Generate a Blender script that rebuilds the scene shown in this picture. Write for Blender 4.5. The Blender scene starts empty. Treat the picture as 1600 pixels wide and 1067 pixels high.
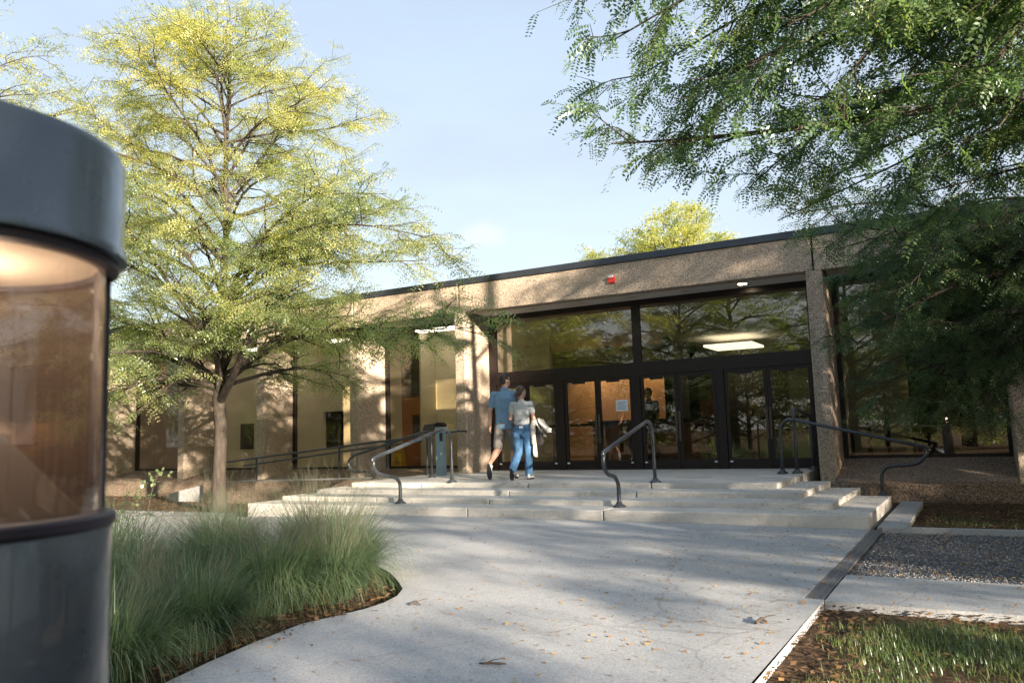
import bpy, bmesh, math, random
import numpy as np
from mathutils import Vector, Matrix, noise

# ------------------------------------------------------------------ camera, sky, sun, exposure
SC = bpy.context.scene
EYE = 1.06
FPX = 1264.547                      # focal length for a 1600 px wide picture
def cam_axes():
    yaw, pit, rol = (math.radians(a) for a in (-29.49099656, 6.66331608, -1.75237204))
    f = np.array([math.sin(yaw)*math.cos(pit), math.cos(yaw)*math.cos(pit), math.sin(pit)])
    r = np.array([math.cos(yaw), -math.sin(yaw), 0.0]); u = np.cross(r, f)
    return r*math.cos(rol)+u*math.sin(rol), -r*math.sin(rol)+u*math.cos(rol), f
RX, UP, FW = cam_axes()
def ray(x, y):
    return RX*(x-800)/FPX - UP*(y-533.5)/FPX + FW
def on_y(x, y, Y):                  # where the sight line of a photo point meets the vertical plane y = Y
    d = ray(x, y); p = d*(Y/d[1]); return Vector((p[0], p[1], p[2]+EYE))
cd = bpy.data.cameras.new('camera'); cam = bpy.data.objects.new('camera', cd)
SC.collection.objects.link(cam); SC.camera = cam
cam.matrix_world = Matrix(((RX[0], UP[0], -FW[0], 0), (RX[1], UP[1], -FW[1], 0), (RX[2], UP[2], -FW[2], EYE), (0, 0, 0, 1)))
cd.sensor_width = 36.0; cd.lens = FPX/1600*36; cd.clip_start = 0.05; cd.clip_end = 3000
cd.dof.use_dof = True; cd.dof.focus_distance = 11.5; cd.dof.aperture_fstop = 7.1

SUN_EL, SUN_AZ = math.radians(12.5), math.radians(117)     # azimuth clockwise from +Y
sdir = Vector((math.sin(SUN_AZ)*math.cos(SUN_EL), math.cos(SUN_AZ)*math.cos(SUN_EL), math.sin(SUN_EL)))
W = bpy.data.worlds.new('World'); SC.world = W; W.use_nodes = True
nt = W.node_tree; nt.nodes.clear()
wo = nt.nodes.new('ShaderNodeOutputWorld'); bg = nt.nodes.new('ShaderNodeBackground')
sky = nt.nodes.new('ShaderNodeTexSky'); sky.sky_type = 'NISHITA'; sky.sun_disc = False
sky.sun_elevation = SUN_EL; sky.sun_rotation = SUN_AZ; sky.air_density = 1.0; sky.dust_density = 3.0; sky.ozone_density = 1.0
bg.inputs['Strength'].default_value = 0.15
# thin high haze and one small cumulus, mixed over the sky
tc = nt.nodes.new('ShaderNodeTexCoord')
def wn(t, **k):
    n = nt.nodes.new(t)
    for a, b in k.items(): setattr(n, a, b)
    return n
nz = wn('ShaderNodeTexNoise'); nz.inputs['Scale'].default_value = 2.2; nz.inputs['Detail'].default_value = 7
mp = wn('ShaderNodeMapping'); mp.inputs['Scale'].default_value = (1, 1, 3.5)
nt.links.new(tc.outputs['Generated'], mp.inputs[0]); nt.links.new(mp.outputs[0], nz.inputs['Vector'])
hz = wn('ShaderNodeMapRange'); hz.inputs[1].default_value = .42; hz.inputs[2].default_value = .78; hz.inputs[3].default_value = .86; hz.inputs[4].default_value = .96
nt.links.new(nz.outputs[0], hz.inputs[0])
cdir = Vector((-5.02, 8.25, 2.42)).normalized()
sub = wn('ShaderNodeVectorMath', operation='SUBTRACT'); sub.inputs[1].default_value = cdir
nt.links.new(tc.outputs['Generated'], sub.inputs[0])
m2 = wn('ShaderNodeMapping'); m2.inputs['Scale'].default_value = (1, 1, 2.0); nt.links.new(sub.outputs[0], m2.inputs[0])
ln = wn('ShaderNodeVectorMath', operation='LENGTH'); nt.links.new(m2.outputs[0], ln.inputs[0])
n3 = wn('ShaderNodeTexNoise'); n3.inputs['Scale'].default_value = 26; n3.inputs['Detail'].default_value = 6
nt.links.new(tc.outputs['Generated'], n3.inputs['Vector'])
ad = wn('ShaderNodeMath', operation='MULTIPLY_ADD'); ad.inputs[1].default_value = .06; nt.links.new(n3.outputs[0], ad.inputs[0]); nt.links.new(ln.outputs['Value'], ad.inputs[2])
cl = wn('ShaderNodeMapRange', interpolation_type='SMOOTHSTEP'); cl.inputs[1].default_value = .074; cl.inputs[2].default_value = .040; cl.inputs[3].default_value = 0; cl.inputs[4].default_value = .6
nt.links.new(ad.outputs[0], cl.inputs[0])
mix = wn('ShaderNodeMixRGB'); mix.inputs[2].default_value = (.94, 1.08, 1.36, 1)
sxyz = wn('ShaderNodeSeparateXYZ'); nt.links.new(tc.outputs['Generated'], sxyz.inputs[0])
grad = wn('ShaderNodeValToRGB'); grad.color_ramp.elements[0].position = .02; grad.color_ramp.elements[0].color = (.80, .855, .915, 1); grad.color_ramp.elements[1].position = .62; grad.color_ramp.elements[1].color = (.58, .69, .86, 1)
nt.links.new(sxyz.outputs[2], grad.inputs[0]); nt.links.new(grad.outputs[0], mix.inputs[2])
nt.links.new(hz.outputs[0], mix.inputs[0]); nt.links.new(sky.outputs[0], mix.inputs[1])
mc = wn('ShaderNodeMixRGB'); mc.inputs[2].default_value = (1.12, 1.12, 1.12, 1); nt.links.new(cl.outputs[0], mc.inputs[0]); nt.links.new(mix.outputs[0], mc.inputs[1])
nt.links.new(mc.outputs[0], bg.inputs[0]); nt.links.new(bg.outputs[0], wo.inputs[0])

sl = bpy.data.lights.new('sun', 'SUN'); sl.energy = 3.7; sl.angle = math.radians(0.53); sl.color = (1.0, .82, .63)
so = bpy.data.objects.new('sun', sl); SC.collection.objects.link(so); so.rotation_euler = sdir.to_track_quat('Z', 'Y').to_euler()
SC.view_settings.view_transform = 'Standard'; SC.view_settings.look = 'None'
SC.view_settings.exposure = 2.6; SC.view_settings.gamma = 1.0; SC.view_settings.use_curve_mapping = False
SC.cycles.max_bounces = 7; SC.cycles.transparent_max_bounces = 16; SC.cycles.glossy_bounces = 3
SC.cycles.caustics_reflective = False; SC.cycles.caustics_refractive = False; SC.cycles.sample_clamp_indirect = 4
SC.cycles.use_denoising = True

# ------------------------------------------------------------------ helpers
rnd = random.Random(7); NR = np.random.default_rng(7)
COL = SC.collection
def gz(x, y=0):                     # the paving falls slightly towards the left
    if x > -7.5: return -0.01*max(0, min(1, (x+4.5)/3.5))*2
    return -0.10*min(1.0, (-7.5-x)/3.0)
def tag(o, label=None, cat=None, group=None, kind=None, category=None):
    cat = cat or category
    if label: o['label'] = label
    if cat: o['category'] = cat
    if group: o['group'] = group
    if kind: o['kind'] = kind
    return o
def empty(name, loc=(0, 0, 0), rz=0, **k):
    o = bpy.data.objects.new(name, None); COL.objects.link(o); o.location = loc; o.rotation_euler = (0, 0, rz); o.empty_display_size = .1
    return tag(o, **k)
def link(name, me, mat, parent=None, **k):
    o = bpy.data.objects.new(name, me); COL.objects.link(o)
    for m in (mat if isinstance(mat, (list, tuple)) else [mat]):
        if m and m.name not in [x.name for x in me.materials if x]: me.materials.append(m)
    if parent: o.parent = parent
    return tag(o, **k)
def copy_tree(o, parent=None, **k):
    c = o.copy(); COL.objects.link(c); c.parent = parent
    for ch in o.children: copy_tree(ch, c)
    return tag(c, **k)
class MB:
    def __init__(s): s.v = []; s.f = []; s.m = []
    def box(s, x0, x1, y0, y1, z0, z1, mi=0, bev=0):
        b = len(s.v)
        if not bev:
            s.v += [(x0,y0,z0),(x1,y0,z0),(x1,y1,z0),(x0,y1,z0),(x0,y0,z1),(x1,y0,z1),(x1,y1,z1),(x0,y1,z1)]
            s.f += [tuple(b+i for i in q) for q in ((0,3,2,1),(4,5,6,7),(0,1,5,4),(1,2,6,5),(2,3,7,6),(3,0,4,7))]; s.m += [mi]*6
        else:
            bm = bmesh.new(); bmesh.ops.create_cube(bm, size=1)
            for v in bm.verts: v.co = Vector(((x0+x1)/2+v.co.x*(x1-x0), (y0+y1)/2+v.co.y*(y1-y0), (z0+z1)/2+v.co.z*(z1-z0)))
            bmesh.ops.bevel(bm, geom=bm.edges[:], offset=bev, segments=2, affect='EDGES', profile=.6)
            s.v += [tuple(v.co) for v in bm.verts]; bm.verts.index_update()
            for f in bm.faces: s.f.append(tuple(b+v.index for v in f.verts)); s.m.append(mi)
            bm.free()
        return s
    def prism(s, poly, axis, a0, a1, mi=0):      # polygon extruded along an axis; poly gives the two other coordinates
        b = len(s.v); n = len(poly)
        for a in (a0, a1):
            for p in poly:
                s.v.append((a, p[0], p[1]) if axis == 'x' else (p[0], a, p[1]) if axis == 'y' else (p[0], p[1], a))
        s.f.append(tuple(b+i for i in range(n))[::-1]); s.f.append(tuple(b+n+i for i in range(n)))
        for i in range(n): s.f.append((b+i, b+(i+1) % n, b+n+(i+1) % n, b+n+i))
        s.m += [mi]*(n+2); return s
    def tube(s, pts, rad, n=8, cap=True, mi=0):
        pts = [Vector(p) for p in pts]; b = len(s.v); k = len(pts)
        if not hasattr(rad, '__len__'): rad = [rad]*k
        t0 = (pts[1]-pts[0]).normalized()
        a = t0.orthogonal().normalized()
        for i, p in enumerate(pts):
            t = (pts[min(i+1, k-1)]-pts[max(i-1, 0)])
            t = t.normalized() if t.length > 1e-9 else t0
            a = (a - t*a.dot(t)); a = a.normalized() if a.length > 1e-6 else t.orthogonal().normalized()
            c = t.cross(a)
            for j in range(n):
                an = 2*math.pi*j/n; q = p + (a*math.cos(an)+c*math.sin(an))*rad[i]; s.v.append((q.x, q.y, q.z))
        for i in range(k-1):
            for j in range(n):
                s.f.append((b+i*n+j, b+i*n+(j+1) % n, b+(i+1)*n+(j+1) % n, b+(i+1)*n+j)); s.m.append(mi)
        if cap:
            s.f.append(tuple(b+j for j in range(n))[::-1]); s.f.append(tuple(b+(k-1)*n+j for j in range(n))); s.m += [mi, mi]
        return s
    def lathe(s, prof, cx=0, cy=0, n=32, mi=0):
        b = len(s.v)
        for r, z in prof:
            for j in range(n):
                an = 2*math.pi*j/n; s.v.append((cx+r*math.cos(an), cy+r*math.sin(an), z))
        for i in range(len(prof)-1):
            for j in range(n):
                s.f.append((b+i*n+j, b+i*n+(j+1) % n, b+(i+1)*n+(j+1) % n, b+(i+1)*n+j)); s.m.append(mi)
        return s
    def quad(s, a, b_, c, d, mi=0):
        b = len(s.v); s.v += [tuple(a), tuple(b_), tuple(c), tuple(d)]; s.f.append((b, b+1, b+2, b+3)); s.m.append(mi); return s
    def build(s, name, mat, parent=None, smooth=False, **k):
        me = bpy.data.meshes.new(name); me.from_pydata(s.v, [], s.f)
        mats = mat if isinstance(mat, (list, tuple)) else [mat]
        for m in mats: me.materials.append(m)
        if len(mats) > 1: me.polygons.foreach_set('material_index', s.m)
        if smooth: me.polygons.foreach_set('use_smooth', [True]*len(me.polygons))
        me.update()
        if smooth == 'auto': me.set_sharp_from_angle(angle=math.radians(40))
        return link(name, me, [], parent, **k)
def np_mesh(name, V, Fq, mat, parent=None, smooth=False, **k):  # V (n,3), Fq (m,4 or 3)
    me = bpy.data.meshes.new(name); nv, (nf, w) = len(V), Fq.shape
    me.vertices.add(nv); me.vertices.foreach_set('co', np.ascontiguousarray(V, dtype=np.float32).ravel())
    me.loops.add(nf*w); me.loops.foreach_set('vertex_index', np.ascontiguousarray(Fq, dtype=np.int32).ravel())
    me.polygons.add(nf); me.polygons.foreach_set('loop_start', np.arange(0, nf*w, w, dtype=np.int32))
    me.polygons.foreach_set('loop_total', np.full(nf, w, dtype=np.int32))
    if smooth: me.polygons.foreach_set('use_smooth', np.ones(nf, dtype=bool))
    me.materials.append(mat); me.update(calc_edges=True)
    return link(name, me, [], parent, **k)

# ------------------------------------------------------------------ materials
class Mat:
    def __init__(s, name):
        s.m = bpy.data.materials.new(name); s.m.use_nodes = True; s.t = s.m.node_tree
        s.b = s.t.nodes['Principled BSDF']; s.out = s.t.nodes['Material Output']
        s.tc = s.t.nodes.new('ShaderNodeTexCoord')
    def n(s, t, **k):
        n = s.t.nodes.new(t)
        for a, b in k.items(): setattr(n, a, b)
        return n
    def l(s, a, b): s.t.links.new(a, b)
    def noise(s, scale, detail=4, rough=.6, vec=None, stretch=None):
        n = s.n('ShaderNodeTexNoise'); n.inputs['Scale'].default_value = scale; n.inputs['Detail'].default_value = detail; n.inputs['Roughness'].default_value = rough
        v = vec or s.tc.outputs['Object']
        if stretch:
            m = s.n('ShaderNodeMapping'); m.inputs['Scale'].default_value = stretch; s.l(v, m.inputs[0]); v = m.outputs[0]
        s.l(v, n.inputs['Vector']); return n.outputs[0]
    def vor(s, scale, out='Color', feature='F1'):
        n = s.n('ShaderNodeTexVoronoi', feature=feature); n.inputs['Scale'].default_value = scale; s.l(s.tc.outputs['Object'], n.inputs['Vector']); return n.outputs[out]
    def ramp(s, fac, stops, interp='LINEAR'):
        r = s.n('ShaderNodeValToRGB'); r.color_ramp.interpolation = interp
        e = r.color_ramp.elements
        while len(e) < len(stops): e.new(.5)
        for i, (p, c) in enumerate(stops): e[i].position = p; e[i].color = (*c, 1) if len(c) == 3 else c
        s.l(fac, r.inputs[0]); return r.outputs[0]
    def mixc(s, fac, a, b, mode='MIX'):
        m = s.n('ShaderNodeMixRGB', blend_type=mode)
        for i, x in ((0, fac), (1, a), (2, b)):
            if hasattr(x, 'links'): s.l(x, m.inputs[i])
            else: m.inputs[i].default_value = x if i == 0 else (*x, 1)
        return m.outputs[0]
    def rngm(s, v, a, b, c, d):
        m = s.n('ShaderNodeMapRange'); s.l(v, m.inputs[0])
        for i, x in enumerate((a, b, c, d)): m.inputs[i+1].default_value = x
        return m.outputs[0]
    def sep(s, col, i):
        m = s.n('ShaderNodeSeparateColor'); s.l(col, m.inputs[0]); return m.outputs[i]
    def bump(s, h, strength=.3, dist=.01):
        b = s.n('ShaderNodeBump'); b.inputs['Strength'].default_value = strength; b.inputs['Distance'].default_value = dist
        s.l(h, b.inputs['Height']); s.l(b.outputs[0], s.b.inputs['Normal'])
    def set(s, col=None, rough=None, metal=None, spec=None):
        for key, x in (('Base Color', col), ('Roughness', rough), ('Metallic', metal), ('Specular IOR Level', spec)):
            if x is None: continue
            if hasattr(x, 'links'): s.l(x, s.b.inputs[key])
            else: s.b.inputs[key].default_value = (*x, 1) if key == 'Base Color' else x
        return s
def simple(name, c, rough=.6, metal=0, var=.12, scale=9, spec=.5, bump=0):
    M = Mat(name); nz = M.noise(scale, 5)
    hi = tuple(min(1, x*(1+var)) for x in c); lo = tuple(x*(1-var) for x in c)
    M.set(M.ramp(nz, [(.3, lo), (.7, hi)]), rough, metal, spec)
    if bump: M.bump(M.noise(scale*12, 3), bump, .004)
    return M.m

def m_aggregate(name, cols, scale=75, dirt=.5):
    M = Mat(name)
    c = M.sep(M.vor(scale), 0)
    base = M.ramp(c, cols, 'CONSTANT')
    e = M.vor(scale, 'Distance')
    base = M.mixc(M.rngm(e, .42, .75, 0, .8), base, (.10, .08, .06))
    st = M.noise(1.2, 5, .65, stretch=(1, 1, .35))
    base = M.mixc(M.rngm(st, .5, .72, 0, dirt), base, (.14, .11, .085))
    M.set(base, .85, 0, .3); M.bump(e, -.45 if False else .5, .004)
    return M.m
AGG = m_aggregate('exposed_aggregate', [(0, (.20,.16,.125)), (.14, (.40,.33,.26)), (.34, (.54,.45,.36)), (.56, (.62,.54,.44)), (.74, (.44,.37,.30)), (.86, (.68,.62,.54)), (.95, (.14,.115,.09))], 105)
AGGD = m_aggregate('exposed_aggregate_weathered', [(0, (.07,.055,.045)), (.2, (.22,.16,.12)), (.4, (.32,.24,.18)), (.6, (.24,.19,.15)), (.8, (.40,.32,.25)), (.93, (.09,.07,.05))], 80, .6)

def m_conc(name, c, grain=.25, stain=.35, sc=1.0, fine=160, joint=None):
    M = Mat(name)
    big = M.noise(.7*sc, 6, .6); mid = M.noise(6*sc, 6, .65); fi = M.vor(fine)
    col = M.ramp(big, [(.3, tuple(x*.88 for x in c)), (.7, tuple(x*1.08 for x in c))])
    col = M.mixc(M.rngm(mid, .45, .8, 0, stain), col, tuple(x*.62 for x in c))
    f1 = M.sep(fi, 0)
    sp = M.ramp(f1, [(0, (.25,.25,.26)), (.10, (.7,.7,.7)), (.45, (1,1,1)), (.9, (1.0,1.0,1.0)), (.965, (1.55,1.52,1.5))])
    col = M.mixc(grain*2, col, sp, 'MULTIPLY')
    M.set(col, .88, 0, .3); M.bump(M.noise(120, 3), .35, .002)
    return M
PAVE = m_conc('brushed_aggregate_paving', (.36, .38, .40), .26, .4, 1, 150).m
_M = m_conc('step_concrete', (.52, .52, .505), .10, .35, 1.6, 120)
# dark weathering blotches of their own shape on the risers
nzb = _M.noise(3.2, 8, .75, stretch=(1, 1, 2.2)); nzb2 = _M.noise(14, 6, .8)
_c = _M.b.inputs['Base Color'].links[0].from_socket
mul = _M.n('ShaderNodeMath', operation='MULTIPLY'); _M.l(_M.rngm(nzb, .52, .66, 0, 1), mul.inputs[0]); _M.l(_M.rngm(nzb2, .46, .62, 0, .75), mul.inputs[1])
_M.set(_M.mixc(mul.outputs[0], _c, (.17, .15, .12)))
STEP = _M.m
def add_cracks(mat):
    t = mat.node_tree; b = t.nodes['Principled BSDF']; src = b.inputs['Base Color'].links[0].from_socket
    N = t.nodes.new; tc_ = N('ShaderNodeTexCoord'); nz_ = N('ShaderNodeTexNoise'); nz_.inputs['Scale'].default_value = 1.7; nz_.inputs['Detail'].default_value = 6
    t.links.new(tc_.outputs['Object'], nz_.inputs['Vector'])
    ma = N('ShaderNodeVectorMath'); ma.operation = 'MULTIPLY_ADD'; ma.inputs[1].default_value = (.5, .5, 0); t.links.new(nz_.outputs['Color'], ma.inputs[0]); t.links.new(tc_.outputs['Object'], ma.inputs[2])
    vo = N('ShaderNodeTexVoronoi'); vo.feature = 'DISTANCE_TO_EDGE'; vo.inputs['Scale'].default_value = .33; t.links.new(ma.outputs[0], vo.inputs['Vector'])
    r = N('ShaderNodeMapRange'); r.inputs[1].default_value = .0012; r.inputs[2].default_value = .0032; r.inputs[3].default_value = .26; r.inputs[4].default_value = 0; t.links.new(vo.outputs['Distance'], r.inputs[0])
    m = N('ShaderNodeMixRGB'); m.inputs[2].default_value = (.10, .095, .09, 1); t.links.new(r.outputs[0], m.inputs[0]); t.links.new(src, m.inputs[1]); t.links.new(m.outputs[0], b.inputs['Base Color'])
add_cracks(PAVE)
def m_leaf(name, stops, trans=.55, patch=.9, bright=1.0, turn=0):
    M = Mat(name)
    g = M.n('ShaderNodeNewGeometry'); r = g.outputs['Random Per Island']
    nz = M.noise(patch, 4, .6)
    mixv = M.n('ShaderNodeMath', operation='MULTIPLY_ADD'); mixv.inputs[1].default_value = .38
    M.l(r, mixv.inputs[0]); M.l(M.rngm(nz, .3, .7, 0, .62), mixv.inputs[2])
    fac = mixv.outputs[0]
    if turn:  # over the real yellowing: sunlit crown top painted yellower, shaded lower half greener
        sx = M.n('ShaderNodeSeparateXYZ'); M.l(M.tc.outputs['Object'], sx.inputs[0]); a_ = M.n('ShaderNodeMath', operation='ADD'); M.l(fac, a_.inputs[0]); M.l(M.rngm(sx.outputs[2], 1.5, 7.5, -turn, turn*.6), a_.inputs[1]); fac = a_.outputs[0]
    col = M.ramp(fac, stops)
    d = M.n('ShaderNodeBsdfDiffuse'); t = M.n('ShaderNodeBsdfTranslucent'); gl = M.n('ShaderNodeBsdfGlossy'); gl.inputs['Roughness'].default_value = .38; gl.inputs['Color'].default_value = (.6,.7,.75,1)
    M.l(col, d.inputs[0])
    tcol = M.mixc(1.0, col, (1.25*bright, 1.32*bright, .8), 'MULTIPLY'); M.l(tcol, t.inputs[0])
    a = M.n('ShaderNodeMixShader'); a.inputs[0].default_value = trans; M.l(d.outputs[0], a.inputs[1]); M.l(t.outputs[0], a.inputs[2])
    b = M.n('ShaderNodeMixShader'); b.inputs[0].default_value = .06; M.l(a.outputs[0], b.inputs[1]); M.l(gl.outputs[0], b.inputs[2])
    M.l(b.outputs[0], M.out.inputs[0]); return M.m
LEAF_Y = m_leaf('locust_leaf_yellowing_lit_top', [(0, (.12,.18,.10)), (.3, (.21,.28,.13)), (.5, (.36,.39,.17)), (.8, (.54,.52,.23)), (1, (.62,.56,.22))], trans=.6, bright=1.2, turn=.2)
LEAF_G = m_leaf('locust_leaf_green', [(0, (.055,.105,.05)), (.45, (.09,.165,.065)), (.75, (.15,.22,.075)), (.93, (.24,.27,.07)), (1, (.55,.42,.06))])
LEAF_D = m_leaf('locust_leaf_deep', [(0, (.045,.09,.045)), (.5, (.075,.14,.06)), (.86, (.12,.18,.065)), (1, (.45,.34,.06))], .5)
LEAF_B = m_leaf('broad_leaf', [(0, (.09,.15,.04)), (.5, (.17,.24,.05)), (1, (.34,.37,.08))])
GRASS_M = m_leaf('muhly_blade', [(0, (.04,.075,.042)), (.35, (.07,.12,.065)), (.7, (.115,.175,.09)), (.9, (.21,.24,.13)), (1, (.36,.30,.17))], .4, 2.5)
LAWN_M = m_leaf('lawn_blade', [(0, (.045,.08,.028)), (.5, (.085,.13,.04)), (.85, (.17,.19,.07)), (1, (.38,.32,.15))], .4, 2.5)
PANICLE = simple('dry_panicle', (.085, .085, .06), .8)
LITTER = m_leaf('fallen_leaf', [(0, (.16,.08,.035)), (.4, (.34,.17,.05)), (.7, (.5,.3,.06)), (1, (.62,.42,.07))], .25, 3)
LITTERB = m_leaf('brown_litter', [(0, (.05,.032,.022)), (.4, (.12,.072,.04)), (.8, (.22,.13,.06)), (1, (.42,.27,.10))], .15, 3)
def m_bark():
    M = Mat('grey_bark'); a = M.noise(14, 8, .75, stretch=(1, 1, .22)); b = M.noise(2.5, 4)
    c = M.ramp(a, [(.32, (.018,.015,.013)), (.5, (.045,.037,.032)), (.7, (.085,.072,.062))])
    M.set(M.mixc(M.rngm(b, .4, .7, 0, .3), c, (.10,.095,.075)), .9, 0, .2); M.bump(a, .9, .02); return M.m
BARK = m_bark(); TWIG = simple('dark_twig', (.07, .055, .045), .85)
def m_soil():
    M = Mat('mulch_soil'); a = M.noise(9, 8, .75); b = M.sep(M.vor(55), 0)
    c = M.ramp(a, [(.3, (.03,.022,.016)), (.55, (.085,.06,.042)), (.75, (.15,.105,.07))])
    c = M.mixc(.5, c, M.ramp(b, [(0, (.3,.3,.3)), (.6, (.9,.85,.8)), (.9, (1.7,1.5,1.3))]), 'MULTIPLY')
    M.set(c, .95, 0, .1); M.bump(M.noise(60, 5), .8, .02); return M.m
SOIL = m_soil()
STONE = Mat('gravel_stone'); _g = STONE.n('ShaderNodeNewGeometry')
STONE.set(STONE.ramp(_g.outputs['Random Per Island'], [(0, (.05,.06,.075)), (.35, (.10,.12,.145)), (.7, (.17,.19,.22)), (.92, (.30,.31,.33)), (1, (.45,.38,.30))]), .8); STONE = STONE.m
GRAVB = simple('gravel_bed', (.10, .105, .12), .95, var=.5, scale=60, bump=1)
FRAME = simple('bronze_anodised', (.018, .013, .014), .38, .3, .2)
COPE = simple('dark_metal_coping', (.055, .065, .085), .42, .6, .2, 2)
SOFFIT = simple('painted_soffit', (.62, .59, .55), .8, 0, .05, 3)
CREAM = simple('cream_wall_paint', (.70, .66, .55), .7, 0, .04, 2)
WOODW = Mat('wood_panel_wall'); WOODW.set(WOODW.ramp(WOODW.noise(3, 6, .6, stretch=(6, 1, .25)), [(.3, (.24,.14,.075)), (.7, (.34,.21,.12))]), .45); WOODW = WOODW.m
DOORW = Mat('wood_door'); DOORW.set(DOORW.ramp(DOORW.noise(5, 6, .6, stretch=(7, 1, .4)), [(.3, (.36,.13,.045)), (.7, (.48,.2,.07))]), .4); DOORW = DOORW.m
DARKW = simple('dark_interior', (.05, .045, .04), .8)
FLOORI = simple('terrazzo_floor', (.16, .13, .11), .25, 0, .15, 60)
RAILM = Mat('painted_steel_rail'); RAILM.set(RAILM.ramp(RAILM.noise(25, 6, .7), [(.35, (.05,.06,.075)), (.62, (.085,.10,.12)), (.82, (.13,.10,.09))]), .35, .55); RAILM = RAILM.m
BLUEG = simple('blue_grey_enamel', (.22, .34, .42), .35, .1, .1)
def m_glass(name, tint, refl=1.0, add=.0):
    M = Mat(name); M.t.nodes.remove(M.b)
    fr = M.n('ShaderNodeLayerWeight'); fr.inputs[0].default_value = .5      # thin sheet: the same reflection from either face
    pw_ = M.n('ShaderNodeMath', operation='POWER'); pw_.inputs[1].default_value = 4.2; M.l(fr.outputs['Facing'], pw_.inputs[0])
    mr = M.n('ShaderNodeMath', operation='MULTIPLY_ADD'); mr.inputs[1].default_value = refl; mr.inputs[2].default_value = add; mr.use_clamp = True; M.l(pw_.outputs[0], mr.inputs[0])
    tr = M.n('ShaderNodeBsdfTransparent'); tr.inputs[0].default_value = (*tint, 1)
    gl = M.n('ShaderNodeBsdfGlossy'); gl.inputs['Roughness'].default_value = 0.0; gl.inputs[0].default_value = (1, .98, .95, 1)
    mx = M.n('ShaderNodeMixShader'); M.l(mr.outputs[0], mx.inputs[0]); M.l(tr.outputs[0], mx.inputs[1]); M.l(gl.outputs[0], mx.inputs[2])
    M.l(mx.outputs[0], M.out.inputs[0]); return M.m
GLASSL = m_glass('window_glass_clear', (.88, .85, .77), .9, .045)
GLASS = m_glass('window_glass', (.84, .81, .72), .9, .125)
def emis(name, c, s):
    M = Mat(name); M.set((.8,.8,.8), .5); M.b.inputs['Emission Color'].default_value = (*c, 1); M.b.inputs['Emission Strength'].default_value = s; return M.m

# ------------------------------------------------------------------ ground, paving, steps
def sheet(name, poly, z, mat, parent=None, thick=0, **k):
    bm = bmesh.new(); vs = [bm.verts.new((x, y, 0)) for x, y in poly]; bm.faces.new(vs)
    for cx in (-10.5, -7.5, -4.5, -1.0): bmesh.ops.bisect_plane(bm, geom=bm.verts[:]+bm.edges[:]+bm.faces[:], plane_co=(cx, 0, 0), plane_no=(1, 0, 0))
    for v in bm.verts: v.co.z = gz(v.co.x)+z
    bmesh.ops.triangulate(bm, faces=bm.faces[:])
    if thick:
        r = bmesh.ops.extrude_face_region(bm, geom=bm.faces[:])
        for v in r['geom']:
            if isinstance(v, bmesh.types.BMVert): v.co.z -= thick
        bmesh.ops.recalc_face_normals(bm, faces=bm.faces[:])
    me = bpy.data.meshes.new(name); bm.to_mesh(me); bm.free(); return link(name, me, mat, parent, **k)
# big ground: soil near, running out to the horizon; a local grid lets it fall to the left
xs = [-1500, -300, -60, -30, -20, -14, -10.5, -7.5, -4.5, -1, 1, 3, 6, 12, 30, 60, 300, 1500]; ys = [-1500, -300, -60, -20, 0, 5, 10, 14, 30, 80, 300, 1500]
mb = MB(); mb.v = [(x, y, gz(x)-.055) for y in ys for x in xs]; nx = len(xs)
mb.f = [(j*nx+i, j*nx+i+1, (j+1)*nx+i+1, (j+1)*nx+i) for j in range(len(ys)-1) for i in range(nx-1)]; mb.m = [0]*len(mb.f)
mb.build('ground', SOIL, kind='structure')

bed = [(-3.85,4.98), (-3.68,4.80), (-3.56,4.58), (-3.50,4.36), (-3.49,4.15), (-3.53,3.92), (-3.57,3.67), (-3.5,3.26), (-3.41,2.88), (-3.3,2.51), (-3.1,1.6), (-2.6,.6), (-1.6,-.6), (-.9,-2.5)]
# main walk: right edge at x = -1.04 / -0.92, left edge follows the planting bed
walk = [(-.92,-12), (-.92,5.52), (-1.045,5.53), (-1.045,9.34), (-10.4,9.34), (-12.5,9.0), (-30,8.0), (-30,6.0), (-12,6.2), (-8.6,6.0), (-6.9,6.1), (-5.2, 5.85), (-4.6, 5.6), (-4.2, 5.32)]
walk += bed + [(-.9+-.9,-12)]
pw = sheet('concrete_walk', walk, 0, PAVE, thick=.08, kind='structure')
# sawn control joints are a darker groove: thin recessed strips of shadowed mortar
sheet('side_walk', [(-.915,5.50), (12,5.1), (12,6.12), (-.915,6.50)], -.003, PAVE, thick=.08, kind='structure')
sheet('edging_slab', [(-.99,9.40), (-.72,9.40), (-.72,12.7), (-.99,12.7)], .012, PAVE, thick=.08, kind='structure')
sheet('gravel_bed', [(-.93,6.52), (12,6.14), (12,9.3), (-.93,9.34)], -.03, GRAVB, kind='structure')
sheet('left_gravel_bed', [(-10.45,9.3), (-12.5,8.95), (-22,8.4), (-22,9.6), (-12.4,10.1), (-10.6,10.0)], -.02, GRAVB, kind='structure')
mb = MB().box(-.93, 12, 9.30, 9.37, -.10, .012); mb.build('gravel_kerb', PAVE, kind='structure')

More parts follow.
